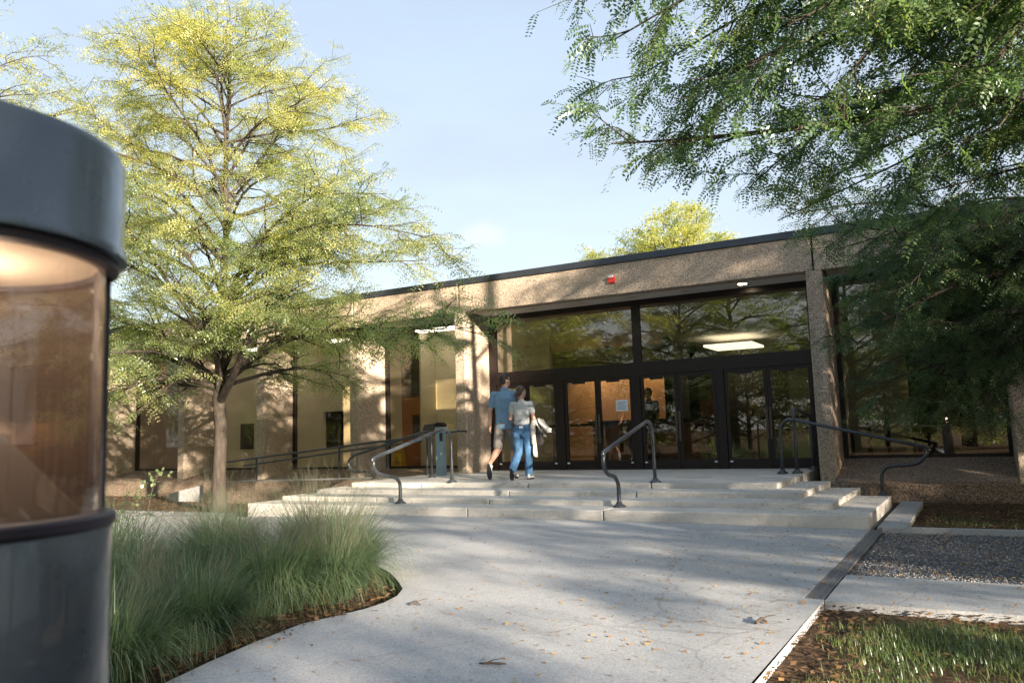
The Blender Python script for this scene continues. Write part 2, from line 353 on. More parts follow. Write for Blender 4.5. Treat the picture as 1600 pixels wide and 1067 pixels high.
def stones(name, xr, yr, n, smin, smax, z, mat, seed, **k):
    R = np.random.default_rng(seed)
    P = np.stack([R.uniform(*xr, n), R.uniform(*yr, n), np.zeros(n)], 1)
    if callable(z): P[:, 2] = [z(a, b) for a, b in P[:, :2]]
    T = np.array([(1,0,0),(0,1,0),(-1,0,0),(0,-1,0),(0,0,.7),(0,0,-.7)], float)
    V = T[None]*R.uniform(.7, 1.2, (n, 6, 1)); an = R.uniform(0, 6.28, n); s = R.uniform(smin, smax, n)
    c, sn = np.cos(an), np.sin(an); X = V[..., 0]*c[:, None]-V[..., 1]*sn[:, None]; Y = V[..., 0]*sn[:, None]+V[..., 1]*c[:, None]*1
    V = np.stack([X, Y*.75, V[..., 2]*.7+R.normal(0, .25, (n, 6))], 2)*s[:, None, None]*.5 + P[:, None]
    F = np.array([(0,1,4),(1,2,4),(2,3,4),(3,0,4),(1,0,5),(2,1,5),(3,2,5),(0,3,5)])
    FF = (F[None]+np.arange(n)[:, None, None]*6).reshape(-1, 3)
    return np_mesh(name, V.reshape(-1, 3), FF, mat, **k)
stones('gravel', (-.90, 3.2), (6.5, 9.28), 34000, .009, .026, lambda x, y: gz(x)-.022 if y > 6.5-.03*x else -.06, STONE, 3, kind='stuff', label='blue grey gravel filling the bed right of the grated drain', category='gravel')
stones('gravel', (-19, -10.6), (8.9, 9.9), 9000, .012, .036, lambda x, y: gz(x)-.014, STONE, 4, kind='stuff', label='grey gravel strip in front of the large honey locust', category='gravel')

# trench drain: frame and one grate per half metre, bars and slots
dr = empty('trench_drain', (-.99, 5.55, -.0215), label='narrow steel grated drain along the right edge of the walk', cat='drain')
MB().box(-1.043-(-.99), -.925+.99, 0, 3.75, -.06, -.045).build('channel', GRAVB, dr)
GRATE = simple('galvanised_grate', (.20, .215, .24), .5, .6, .3, 30)
g = MB(); g.box(-.05, -.042, 0, .47, -.02, 0); g.box(.052, .06, 0, .47, -.02, 0); g.box(-.002+.005, .007+.005, 0, .47, -.02, -.001)
for i in range(24):
    y = .004+i*.0195; g.box(-.042, .003, y, y+.009, -.018, -.001); g.box(.012, .052, y, y+.009, -.018, -.001)
g0 = g.build('grate', GRATE, dr)
for i in range(1, 8):
    c = g0.copy(); COL.objects.link(c); c.parent = dr; c.location = (0, i*.474, 0)

# steps: cast slabs with open joints between them
SZ = [.12, .192, .265, .34]; SY = [9.36, 9.93, 10.5, 11.1]; SXR = [-1.06, -1.49, -1.92, -2.34]; SXL = [-10.26, -10.08, -9.85, -9.6]; SYB = [12.0, 12.5, 12.75, 13.5]
st = empty('concrete_steps', (-6, 9.4, 0), label='broad pale concrete steps with four risers below the entrance doors', cat='steps')
def ln3(bx, m): return bx
for k in range(4):
    jx = [SXL[k]] + [x for x in (-8.1, -6.07, -4.08)] + [SXR[k]]
    base = -.14 if k == 0 else SZ[k-1]-.05
    for i in range(4):
        m = MB(); x0, x1 = jx[i]+(.010 if i else 0), jx[i+1]-(.010 if i < 3 else 0)
        if k < 3: m.box(x0+6, x1+6, SY[k]-9.4, SY[k+1]-9.4+.10, base, SZ[k], bev=.012)
        else: m.box(x0+6, x1+6, SY[k]-9.4, 12.2-9.4-.004, base, SZ[k], bev=.012)
        m.build('step_slab', STEP, st)
    if k < 3:                       # returns down the right-hand end, two slabs deep
        ye = SYB[k]; ym = (SY[k+1]+ye)/2
        for a, b in ((SY[k+1]+.106, ym-.005), (ym+.005, ye)):
            MB().box(SXR[k+1]-.08+6, SXR[k]+6, a-9.4, b-9.4, base, SZ[k]-.0005, bev=.012).build('step_slab', STEP, st)
        MB().box(SXL[k]+6, SXL[k+1]+.05+6, SY[k+1]+.106-9.4, 11.9-9.4, base, SZ[k]-.0005, bev=.012).build('step_slab', STEP, st)
for i, (x0, x1) in enumerate(((-9.6, -8.1), (-8.1, -6.07), (-6.07, -4.08), (-4.08, -2.34))):
    m = MB(); m.prism([(12.204-9.4, .342), (14.42-9.4, .372), (14.42-9.4, .1), (12.204-9.4, .1)], 'x', x0+6+.003, x1+6-.003); m.build('landing_slab', STEP if i % 2 else STEP, st)
MB().box(-10.1+6, -1.3+6, 10.2-9.4, 12.0-9.4, -.12, .10).build('footing', STEP, st)

# ------------------------------------------------------------------ building
YG, YF = 14.45, 13.5        # glass line and column front
bld = empty('campus_building', (-6, YG, 0), label='low exposed aggregate building with dark coping and glass entrance', cat='building')
bx, by = 6, -YG
def B(m, name, mat, **k): 
    o = m.build(name, mat, bld, **k); return o
def add(x0, x1, y0, y1, z0, z1, name, mat, bev=0, parent=None, **k):
    m = MB().box(x0+bx, x1+bx, y0+by, y1+by, z0, z1, bev=bev); return m.build(name, mat, parent or bld, **k)
cols = [-20.45, -17.28, -14.55, -11.72, -8.97, -2.18, .46, 3.2, 5.95, 8.7, 11.4]
CW = .25
joints = [(c+CW/2) for c in cols]
for a, b in zip(joints[:-1], joints[1:]):
    add(a+.016, b-.016, YF+.002, YF+.30, 3.55, 4.11, 'beam_panel', AGG, .008)
add(-30, joints[0]-.016, YF+.002, YF+.30, 3.55, 4.11, 'beam_panel', AGG, .008)
add(-30, 13, YF+.06, YF+.28, 3.56, 4.10, 'beam_core', DARKW)
add(-30, 13, YF-.03, YF+.36, 4.112, 4.235, 'coping', COPE, .006)
add(-30, 13, YF+.365, 34, 4.02, 4.16, 'roof', DARKW)
for c in cols:
    m = MB(); q = .022    # blade column with chamfered arrises
    m.prism([(c+bx, YF+q+by), (c+q+bx, YF+by), (c+CW-q+bx, YF+by), (c+CW+bx, YF+q+by), (c+CW+bx, YG-.01+by), (c+bx, YG-.01+by)], 'z', -.15, 3.547)
    B(m, 'column', AGG)
add(-30, 13, YF+.305, YG-.03, 3.56, 3.60, 'soffit', SOFFIT)
# aprons and sills in every bay but the entrance
bays = list(zip(cols[:-1], cols[1:]))
for a, b in bays:
    if abs(a+8.97) < .01: continue
    zt = .43 if a < -5 else .53; zf = .22 if a < -5 else .215
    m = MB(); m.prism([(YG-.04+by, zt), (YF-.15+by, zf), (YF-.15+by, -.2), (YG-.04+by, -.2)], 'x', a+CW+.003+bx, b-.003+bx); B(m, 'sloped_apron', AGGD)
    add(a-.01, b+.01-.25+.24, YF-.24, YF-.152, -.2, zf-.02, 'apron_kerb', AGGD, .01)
    # window: frame and panes
    wf = MB(); x0, x1 = a+CW+bx, b+bx; y0, y1 = YG-.03+by, YG+.06+by
    wf.box(x0, x0+.075, y0, y1, zt, 3.55); wf.box(x1-.055, x1, y0, y1, zt, 3.55)
    wf.box(x0+.075, x1-.055, y0+.004, y1-.004, zt, zt+.05); wf.box(x0+.075, x1-.055, y0+.004, y1-.004, 3.47, 3.55)
    w = B(wf, 'window_frame', FRAME)
    p = MB().box(x0+.07, x1-.05, YG+.008+by, YG+.014+by, zt+.04, 3.48); p.build('pane', GLASSL if a < -5 else GLASS, w)
# entrance glazing
xa, xb = -8.72, -2.18
ef = MB()
def E_(x0, x1, z0, z1, d=0): ef.box(x0+bx, x1+bx, YG-.04+d+by, YG+.06-d+by, z0, z1)
E_(xa, -8.56, .34, 3.56); E_(-2.34, xb, .34, 3.56); E_(-8.56, -2.34, 3.455, 3.56, .003); E_(-5.53, -5.38, 2.37, 3.455, .002)
E_(-8.56, -2.34, 2.13, 2.37, .0015)
for x0, x1 in ((-7.17, -7.02), (-5.57, -5.42), (-3.99, -3.84)): E_(x0, x1, .36, 2.13, .001)
E_(-8.56, -2.34, .352, .385, .02)
en = B(ef, 'entrance_frame', FRAME)
for x0, x1 in ((-8.56, -5.53), (-5.38, -2.34)):
    MB().box(x0+bx, x1+bx, YG+.008+by, YG+.016+by, 2.37, 3.455).build('pane', GLASS, en)
BAR = simple('push_bar_metal', (.10, .085, .075), .35, .7); TAGM = simple('pale_label', (.62, .72, .74), .4)
PAPER = simple('printed_paper', (.62, .74, .80), .7); INK = simple('grey_ink', (.2, .25, .32), .7)
pairs = [(-8.555, -7.175), (-7.015, -5.575), (-5.415, -3.995), (-3.835, -2.345)]
for pi_, (x0, x1) in enumerate(pairs):
    mid = (x0+x1)/2
    for di, (a, b) in enumerate(((x0+.004, mid-.003), (mid+.003, x1-.004))):
        d = MB(); y0, y1 = YG-.022+by, YG+.024+by; A_, B_ = a+bx, b+bx
        d.box(A_, A_+.055, y0, y1, .39, 2.125); d.box(B_-.055, B_, y0, y1, .39, 2.125)
        d.box(A_+.055, B_-.055, y0+.001, y1-.001, 2.065, 2.125); d.box(A_+.055, B_-.055, y0+.001, y1-.001, .39, .545)
        dd = B(d, 'door', FRAME)
        MB().box(A_+.05, B_-.05, YG-.004+by, YG+.004+by, .54, 2.07).build('pane', GLASS, dd)
        MB().box(A_+.05, B_-.05, YG+.06+by, YG+.09+by, 1.21, 1.26).build('push_bar', FRAME, dd)
        hx = B_-.05 if di == 0 else A_+.005      # pull handles meet at the middle of the pair
        h = MB().box(hx, hx+.045, YG-.085+by, YG-.06+by, .88, 1.42, bev=.006); h.box(hx+.01, hx+.035, YG-.06+by, YG-.02+by, .93, .97); h.box(hx+.01, hx+.035, YG-.06+by, YG-.02+by, 1.33, 1.37); h.build('handle', BAR, dd)
        MB().box((A_+B_)/2-.16, (A_+B_)/2+.10, YG-.05+by, YG-.021+by, 2.03, 2.09, bev=.004).build('door_closer', FRAME, dd)
        tx = B_-.09 if di else A_+.02
        MB().box(tx, tx+.05, YG-.026+by, YG-.0225+by, .49, .515).build('small_label', TAGM, dd)
pn = add(-5.93, -5.69, YG-.012, YG-.0095, 1.47, 1.68, 'notice_paper', PAPER)
pn.parent = None; pn.location = (-6, YG, 0); tag(pn, 'pale printed notice sheet taped inside the glass of the fourth door', 'notice')
m = MB()
for i in range(7): m.box(-5.90+bx, -5.72-(.05 if i % 3 == 2 else 0)+bx, YG-.0145+by, YG-.0125+by, 1.64-i*.022, 1.648-i*.022)
m.build('text_line', INK, pn)
# interior shell
add(-30, 13, YG+.07, 26, -.2, .345, 'interior_floor', FLOORI)
add(-30, 13, YG+.07, 26, 3.58, 3.70, 'interior_ceiling', SOFFIT)
add(-30, 13, 25.8, 26, .345, 3.58, 'back_wall', DARKW)
add(-30.2, -30, YF, 34, -.2, 4.11, 'end_wall', AGG); add(13, 13.2, YF, 34, -.2, 4.11, 'end_wall', AGG); add(-30, 13, 33.8, 34, -.2, 4.02, 'rear_wall', AGG)
# cream partition behind the left windows, with openings built as separate pieces
Yc = 15.8
def cw(x0, x1, z0, z1): add(x0, x1, Yc, Yc+.12, z0, z1, 'partition_wall', CREAM)
cw(-20.2, -14.6, .345, 3.58); cw(-13.91, -11.95, .345, 3.58); cw(-14.6, -13.91, .345, .89); cw(-14.6, -13.91, 1.83, 3.58); cw(-11.48, -8.0, .345, 3.58)
cw(-11.95, -11.48, 2.95, 3.58)
add(-14.1, -14.0, Yc+.13, 25.8, .345, 3.58, 'partition_wall', CREAM)
add(-30, -20.2, 16.6, 16.7, .345, 3.58, 'partition_wall', WOODW)
add(-17.6, -17.1, Yc-.02, Yc-.003, .93, 1.62, 'picture_board', DARKW)
add(-14.6, -13.91, Yc+.13, Yc+.16, .89, 1.83, 'dark_window', DARKW)
dw = add(-11.62, -11.08, Yc+.02-.6, Yc+.06-.6, .35, 2.02, 'wood_door', DOORW)
add(-11.95, -11.625, Yc+.02-.6, Yc+.06-.6, .35, 3.58, 'partition_wall', CREAM)
add(-11.30, -11.12, Yc-.604, Yc-.584, 1.05, 1.62, 'dark_sidelight', DARKW)
add(-11.62, -11.08, Yc-.58, Yc-.54, 2.05, 3.3, 'dark_transom', DARKW)
add(-11.07, -11.03, Yc-.62, Yc, .345, 3.58, 'door_jamb', CREAM)
add(-12.02, -11.96, Yc-.62, Yc, .345, 3.58, 'door_jamb', CREAM)
for x in (-19.0, -16.0, -13.2, -10.4):  # invented ceiling strips, added to brighten the cream corridor walls
    f = MB().box(x-.6, x+.6, 14.95, 15.25, 3.50, 3.56).build('ceiling_light', emis('corridor_fill_panel', (1, .92, .78), 1.2)); tag(f, 'added fill light strip in the corridor behind the left windows', 'ceiling light', 'added fill lights in the left corridor')
# lobby: wood wall, desk, pale wall to the right
add(-14, -7.2, 22.4, 22.5, .345, 3.58, 'wood_wall', WOODW)
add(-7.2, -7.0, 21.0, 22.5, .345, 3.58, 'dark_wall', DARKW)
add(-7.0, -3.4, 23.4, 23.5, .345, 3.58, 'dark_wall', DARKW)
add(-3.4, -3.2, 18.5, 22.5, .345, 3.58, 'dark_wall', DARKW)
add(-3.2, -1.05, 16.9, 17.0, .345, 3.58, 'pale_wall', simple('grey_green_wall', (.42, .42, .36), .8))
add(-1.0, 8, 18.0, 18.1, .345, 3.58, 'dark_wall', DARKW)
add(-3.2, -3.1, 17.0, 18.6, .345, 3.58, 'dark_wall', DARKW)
LAMP = emis('fluorescent_panel', (1, .93, .78), .45)
cl_ = MB().box(-6.25, -4.95, 21.6, 23.0, 3.30, 3.36); cl_o = cl_.build('ceiling_light', LAMP); tag(cl_o, 'lit rectangular ceiling light seen through the upper entrance glass', 'ceiling light')
for i, (x, y) in enumerate(((-10.0, 21.7), (-9.1, 21.7), (-8.0, 21.7))):
    L = bpy.data.lights.new('wall_washer', 'SPOT'); L.energy = 30; L.color = (1, .76, .50); L.spot_size = math.radians(85); L.spot_blend = .7; L.shadow_soft_size = .06
    o = bpy.data.objects.new('wall_washer_light', L); COL.objects.link(o); o.location = (x, y, 3.42); o.rotation_euler = (math.radians(22), 0, 0)
    f = MB().lathe([(.055, 0), (.075, 0), (.075, .10), (0, .10)], n=16).build('recessed_spotlight', FRAME, label='small recessed spotlight washing the wooden lobby wall', cat='spotlight', group='recessed spotlights inside the lobby'); f.location = (x, y, 3.47)
desk = empty('reception_desk', (-6.6, 17.6, .345), label='dark reddish wood reception desk seen through the entrance doors', cat='desk')
MB().box(-1.1, 1.3, -.3, .3, 0, .95).build('front_panel', WOODW, desk); MB().box(-1.2, 1.4, -.36, .36, .95, 1.0).build('desk_top', simple('blue_desk_top', (.04, .07, .11), .4), desk)
tb = empty('folding_table', (-.75, 16.4, .345), label='narrow table with pale top behind the glass right of the entrance', cat='table')
MB().box(-.3, .32, -.2, .2, .66, .69).build('tabletop', TAGM, tb)
for x, y in ((.15, -.12), (-.2, -.12), (.15, .12), (-.2, .12)): MB().tube([(x, y, 0), (x, y, .66)], .012, 6).build('leg', simple('steel', (.3,.3,.3), .4, .8), tb)
for i, (x, h, lb) in enumerate(((-2.02, .62, 'shortest dark post behind the glass beside the right column'), (-1.72, .86, 'middle dark post behind the glass right of the entrance'), (-1.40, .90, 'tallest dark post behind the glass, nearest the table'))):
    t = empty('queue_post', (x, 16.3, .345), label=lb, cat='post', group='dark posts behind the right window')
    MB().tube([(0, 0, .03), (.0, 0, h)], .04, 10).build('pole', FRAME, t); MB().lathe([(0, 0), (.15, 0), (.15, .02), (.04, .04), (0, .04)], n=20).build('base', FRAME, t)
# soffit downlights
DL = emis('lit_downlight', (1, .8, .5), 9.0); DLO = simple('unlit_lens', (.35, .33, .30), .3)
lbl = ['soffit downlight at the left end above the walking couple', 'second soffit downlight from the left column', 'middle soffit downlight right of the red alarm', 'fourth soffit downlight, between the middle one and the lit one', 'lit soffit downlight nearest the right column']
for i, (x, y) in enumerate(((-7.45, 14.05), (-6.4, 14.05), (-5.4, 14.05), (-4.35, 14.05), (-3.32, 14.05))):
    t = empty('soffit_downlight', (x, y, 3.558), label=lbl[i], cat='downlight', group='recessed downlights in the entrance soffit')
    MB().lathe([(.075, 0), (.125, -.006), (.13, .001), (.075, .001)], n=24).build('trim_ring', SOFFIT, t, smooth=True)
    MB().lathe([(0, -.001), (.074, -.001)], n=20).build('lens', DL if i == 4 else DLO, t)
# fire alarm
RED = simple('alarm_red', (.55, .03, .03), .35)
al = empty('fire_alarm_strobe', (-5.51, YF, 3.83), label='red fire alarm sounder with clear strobe on the beam', cat='alarm')
MB().box(-.06, .06, -.05, 0, -.075, .045, bev=.008).build('housing', RED, al); MB().box(-.045, .045, -.075, -.048, .045-.03, .07, bev=.008).build('strobe_lens', simple('strobe_lens', (.6,.55,.55), .15), al)
fp = MB().box(-20.78+0, -20.66, 14.28, 14.34, 1.28, 1.45, bev=.008).build('alarm_box', RED); tag(fp, 'small red alarm box beside the far left window', 'alarm')
# wet floor sign
YEL = simple('sign_yellow', (.75, .50, .02), .4)
wf = empty('wet_floor_sign', (-11.57, 15.02, .347), label='yellow folding CAUTION sign standing behind the left window', cat='sign')
m = MB(); m.prism([(-.15, 0), (.15, 0), (.10, .60), (.04, .66), (-.04, .66), (-.10, .60)], 'y', -.012, 0); pnl = m.build('sign_panel', YEL, wf); pnl.rotation_euler = (math.radians(-9), 0, 0); pnl.location = (0, -.11, 0)
p2 = pnl.copy(); COL.objects.link(p2); p2.parent = wf; p2.rotation_euler = (math.radians(9), 0, 0); p2.location = (0, .11, 0)
BLK = simple('black_print', (.02,.02,.02), .6)
m = MB(); 
for a, b in (((-.09, .16), (.09, .16)), ((.09, .16), (0, .33)), ((0, .33), (-.09, .16))):
    m.tube([(a[0], -.014, a[1]), (b[0], -.014, b[1])], .006, 4)
m.box(-.035, .035, -.016, -.013, .52, .575); m.box(-.02, .04, -.016, -.013, .19, .215); m.tube([(-.01, -.014, .21), (.015, -.014, .26)], .006, 4)
m.build('warning_print', BLK, pnl)
for txt, z, s in (('CAUTION', .41, .062), ('WET', .045, .05)):
    fc = bpy.data.curves.new('caution_lettering', 'FONT'); fc.body = txt; fc.size = s; fc.align_x = 'CENTER'; fc.extrude = .001; tmp = bpy.data.objects.new('t', fc); fo = bpy.data.objects.new('lettering', bpy.data.meshes.new_from_object(tmp)); COL.objects.link(fo); fo.data.materials.clear(); fo.data.materials.append(BLK); fo.parent = pnl; fo.location = (0, -.014, z); fo.rotation_euler = (math.radians(90), 0, 0)

# ------------------------------------------------------------------ ramp, kerb wall and its rails
m = MB(); m.prism([(-15.8, .02), (-14.5, .25), (-9.62, .33), (-9.62, -.3), (-15.8, -.3)], 'y', 12.16, 13.26); m.build('ramp', PAVE, kind='structure')
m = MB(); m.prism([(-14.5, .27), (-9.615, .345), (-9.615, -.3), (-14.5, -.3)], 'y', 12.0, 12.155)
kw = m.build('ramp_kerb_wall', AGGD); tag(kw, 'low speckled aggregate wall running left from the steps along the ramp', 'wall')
def rail(name, label, segs, r=.026, bases=(), group=None, cat='handrail'):
    t = empty(name, bases[0][:3] if bases else segs[0][0], label=label, cat=cat, group=group); o = Vector(t.location)
    for nm, pts in segs:
        pp = [Vector(p) for p in pts]
        # round the corners with a Catmull-Rom pass
        q = []
        for i in range(len(pp)-1):
            p0, p1, p2_, p3 = pp[max(i-1, 0)], pp[i], pp[i+1], pp[min(i+2, len(pp)-1)]
            L = (p2_-p1).length; n = 4 if L < .5 else 2
            if L > .5: q.append(p1); q.append(p1.lerp(p2_, .5)); continue
            for j in range(n):
                u = j/n
                q.append(.5*((2*p1)+(-p0+p2_)*u+(2*p0-5*p1+4*p2_-p3)*u*u+(-p0+3*p1-3*p2_+p3)*u**3))
        q.append(pp[-1])
        MB().tube([x-o for x in q], r, 12).build(nm, RAILM, t, smooth=True)
    for b in bases:
        f = MB().lathe([(0, 0), (.085, 0), (.085, .012), (.075, .02), (.04, .04), (.034, .065), (0, .065)], n=20).build('base_plate', RAILM, t, smooth=True)
        f.location = Vector(b)-o
    return t
rail('stair_handrail', 'bent steel pipe handrail alone in the middle of the steps',
     [('pipe', [(-4.05, y, z) for y, z in ((9.82,.12),(9.82,.36),(9.80,.43),(9.72,.50),(9.62,.525),(9.5,.55),(9.41,.61),(9.37,.70),(9.39,.79),(9.48,.85),(10.83,1.18),(10.95,1.205),(11.06,1.20),(11.15,1.13),(11.18,1.03),(11.19,.9),(11.2,.34))])],
     bases=((-4.05,9.82,.12), (-4.05,11.2,.34)), group='bent pipe handrails on the steps')
rail('stair_handrail', 'bent steel pipe handrail at the left of the steps, beside the blue post',
     [('pipe', [(-7.52, y-.04, z) for y, z in ((9.82,.12),(9.82,.36),(9.80,.43),(9.72,.50),(9.62,.525),(9.45,.55),(9.3,.60),(9.22,.68),(9.22,.76),(9.30,.83),(10.83,1.18),(10.97,1.205),(11.08,1.20),(11.16,1.13),(11.19,1.03),(11.2,.9),(11.2,.34))])],
     bases=((-7.52,9.78,.12), (-7.52,11.16,.34)), group='bent pipe handrails on the steps')
rail('stair_handrail', 'bent pipe handrail descending to the right in front of the right column',
     [('pipe', [(x, 13.1, z) for x, z in ((-1.25,.05),(-1.26,.28),(-1.24,.38),(-1.17,.45),(-1.05,.465),(-.84,.48),(-.74,.52),(-.67,.60),(-.66,.67),(-.74,.75),(-2.26,1.135),(-2.42,1.18),(-2.55,1.18),(-2.63,1.10),(-2.655,1.0),(-2.66,.36))])],
     bases=((-1.25,13.1,.04), (-2.66,13.1,.36)), group='bent pipe handrails on the steps')
rail('stair_handrail', 'dark looped pipe handrail going down the ramp side left of the blue post',
     [('pipe', [(x, 12.5, z) for x, z in ((-10.22,.33),(-10.23,.37),(-10.28,.42),(-10.38,.455),(-10.72,.465),(-10.83,.52),(-10.885,.61),(-10.85,.70),(-10.74,.77),(-10.6,.81),(-9.2,1.15),(-9.05,1.185),(-8.94,1.16),(-8.88,1.08),(-8.87,.98),(-8.87,.345))])],
     bases=((-10.22,12.5,.31), (-8.87,12.5,.345)), group='bent pipe handrails on the steps')
rail('guard_rail', 'short pipe guard between landing edge and right column, behind the descending handrail',
     [('pipe', [(-2.46,13.2,.36),(-2.455,13.2,1.22),(-2.45,13.24,1.32),(-2.43,13.34,1.34),(-2.38,13.95,1.26),(-2.36,14.05,1.22),(-2.36,14.08,1.1),(-2.36,14.1,.37)])], bases=((-2.46,13.2,.36), (-2.36,14.1,.368)))
def rl(x): return .36+(x+9.5)*.0 
rp = [(-8.19,1.16), (-9.72,1.22-.005), (-10.11,1.03), (-11.32,1.03)]
tr = empty('ramp_railing', (-10.1, 13.2, .33), label='two line steel railing rising from the left along the ramp to the column', cat='railing')
o_ = Vector(tr.location)
def rz(x): return 1.19+(x+8.7)*.081
MB().tube([Vector((x, 13.2, rz(x)))-o_ for x in (-8.72, -8.95, -11.3, -13.9, -15.6)], .021, 8).build('top_rail', RAILM, tr, smooth=True)
MB().tube([Vector((x, 13.2, rz(x)-.10-(.03 if x < -12 else 0)))-o_ for x in (-9.6, -11.3, -13.9, -14.6)], .019, 8).build('lower_rail', RAILM, tr, smooth=True)
MB().tube([Vector((-8.73, 13.2, rz(-8.73)))-o_, Vector((-8.73, 13.5, rz(-8.73)))-o_], .018, 8).build('wall_bracket', RAILM, tr)
for x in (-10.45, -11.75, -14.2): MB().tube([Vector((x, 13.2, .2))-o_, Vector((x, 13.2, rz(x)))-o_], .022, 8).build('post', RAILM, tr)
t = empty('door_operator_post', (-9.0, 13.0, .345), label='pale blue square post with black cap and push plate beside the left column', cat='post')
MB().box(-.085, .085, -.06, .06, 0, .94, bev=.012).build('post', BLUEG, t); MB().prism([(-.095,.94),(.095,.94),(.095,.98),(.05,1.02),(-.05,1.02),(-.095,.98)], 'y', -.07, .07).build('cap', FRAME, t)
MB().box(.025, .09, -.085, -.0605, .66, .82, bev=.01).build('push_plate', BLK, t); MB().box(.03, .06, -.0635, -.061, .40, .45).build('label_plate', TAGM, t)
t = empty('plaque_stand', (-9.33, 13.0, .345), label='slim post carrying a tilted dark plaque left of the blue post', cat='sign')
MB().tube([(0, 0, 0), (0, 0, .86)], .02, 8).build('post', RAILM, t); pl = MB().box(-.13, .15, -.01, .01, -.09, .09).build('plaque', BLK, t); pl.location = (.05, 0, .92); pl.rotation_euler = (math.radians(-35), math.radians(-6), 0)
MB().tube([(0, 0, 0), (0, 0, .06)], .03, 8).build('foot', RAILM, t)

# ------------------------------------------------------------------ bollard lamp close to the camera
LX, LY, LR = -.780, .356, .150
STEEL = Mat('grey_painted_steel'); STEEL.set(STEEL.ramp(STEEL.noise(5, 6, .7), [(.3, (.048,.068,.092)), (.7, (.066,.090,.118))]), STEEL.rngm(STEEL.noise(30, 4), .3, .7, .22, .4), .35)
STEEL.b.inputs['Coat Weight'].default_value = .4; STEEL = STEEL.m
ACRY = m_glass('bronze_acrylic', (.36, .32, .30), .8, .05)
_t = ACRY.node_tree; _o = _t.nodes['Material Output']; _s = _o.inputs[0].links[0].from_socket
_d = _t.nodes.new('ShaderNodeBsdfTranslucent'); _d.inputs[0].default_value = (.20, .14, .11, 1); _d2 = _t.nodes.new('ShaderNodeBsdfDiffuse'); _d2.inputs[0].default_value = (.10, .07, .06, 1)
_a = _t.nodes.new('ShaderNodeAddShader'); _t.links.new(_d.outputs[0], _a.inputs[0]); _t.links.new(_d2.outputs[0], _a.inputs[1])
_m = _t.nodes.new('ShaderNodeMixShader'); _m.inputs[0].default_value = .05; _t.links.new(_s, _m.inputs[1]); _t.links.new(_a.outputs[0], _m.inputs[2]); _t.links.new(_m.outputs[0], _o.inputs[0])
bl = empty('bollard_light', (LX, LY, -.05), label='round grey metal bollard light with tinted lens, right beside the camera', cat='bollard light')
zc1, zc0 = EYE+.269, EYE+.173       # cap top and cap bottom
zl0 = EYE-.055                      # bottom of the lens
def zz(z): return z+.05
MB().lathe([(0, zz(zc1)+.012), (LR-.02, zz(zc1)+.008), (LR-.004, zz(zc1)+.002), (LR, zz(zc1)-.006), (LR, zz(zc0)+.01), (LR+.003, zz(zc0)+.006), (LR+.003, zz(zc0)), (LR-.01, zz(zc0)-.003)], n=96).build('cap', STEEL, bl, smooth='auto')
DKB = simple('black_trim', (.012, .012, .02), .5, 0, .1, 9, .25)
MB().lathe([(LR-.004, zz(zc0)+.0005), (LR-.004, zz(zc0)-.009), (LR-.020, zz(zc0)-.009), (LR-.020, zz(zc0)+.0)], n=96).build('cap_rim', DKB, bl, smooth='auto')
MB().lathe([(LR-.021, zz(zc0)-.004), (0, zz(zc0)-.003)], n=64).build('inner_reflector', simple('cap_underside', (.6,.52,.42), .35, .4), bl, smooth='auto')
MB().lathe([(LR-.016, zz(zl0)), (LR-.015, zz(zc0)-.006)], n=72).build('lens', ACRY, bl, smooth=True)
for k in range(4):
    a = math.radians(-24+0 + 90*k); c, s = math.cos(a), math.sin(a)
    MB().tube([((LR-.016)*c, (LR-.016)*s, zz(zl0)), ((LR-.016)*c, (LR-.016)*s, zz(zc0)-.004)], .0075, 8).build('corner_post', DKB, bl)
MB().lathe([(0, zz(zl0)-.001), (LR-.003, zz(zl0)-.001), (LR-.001, zz(zl0)-.003), (LR-.001, zz(zl0)-.010), (LR-.004, zz(zl0)-.013)], n=96).build('collar', DKB, bl, smooth='auto')
MB().lathe([(LR-.005, zz(zl0)-.012), (LR-.004, zz(zl0)-.016), (LR-.004, .01), (LR-.01, 0), (0, 0)], n=96).build('base_post', STEEL, bl, smooth='auto')
MB().lathe([(LR-.03, zz(zl0)), (.03, zz(zl0)+.10), (0, zz(zl0)+.105)], n=48).build('reflector_cone', simple('cone_metal', (.06,.055,.052), .45, .3), bl, smooth='auto')
MB().lathe([(0, zz(zc0)-.075), (.022, zz(zc0)-.07), (.026, zz(zc0)-.05), (.02, zz(zc0)-.012), (0, zz(zc0)-.012)], n=24).build('bulb', emis('warm_bulb', (1, .82, .62), 34), bl, smooth=True)

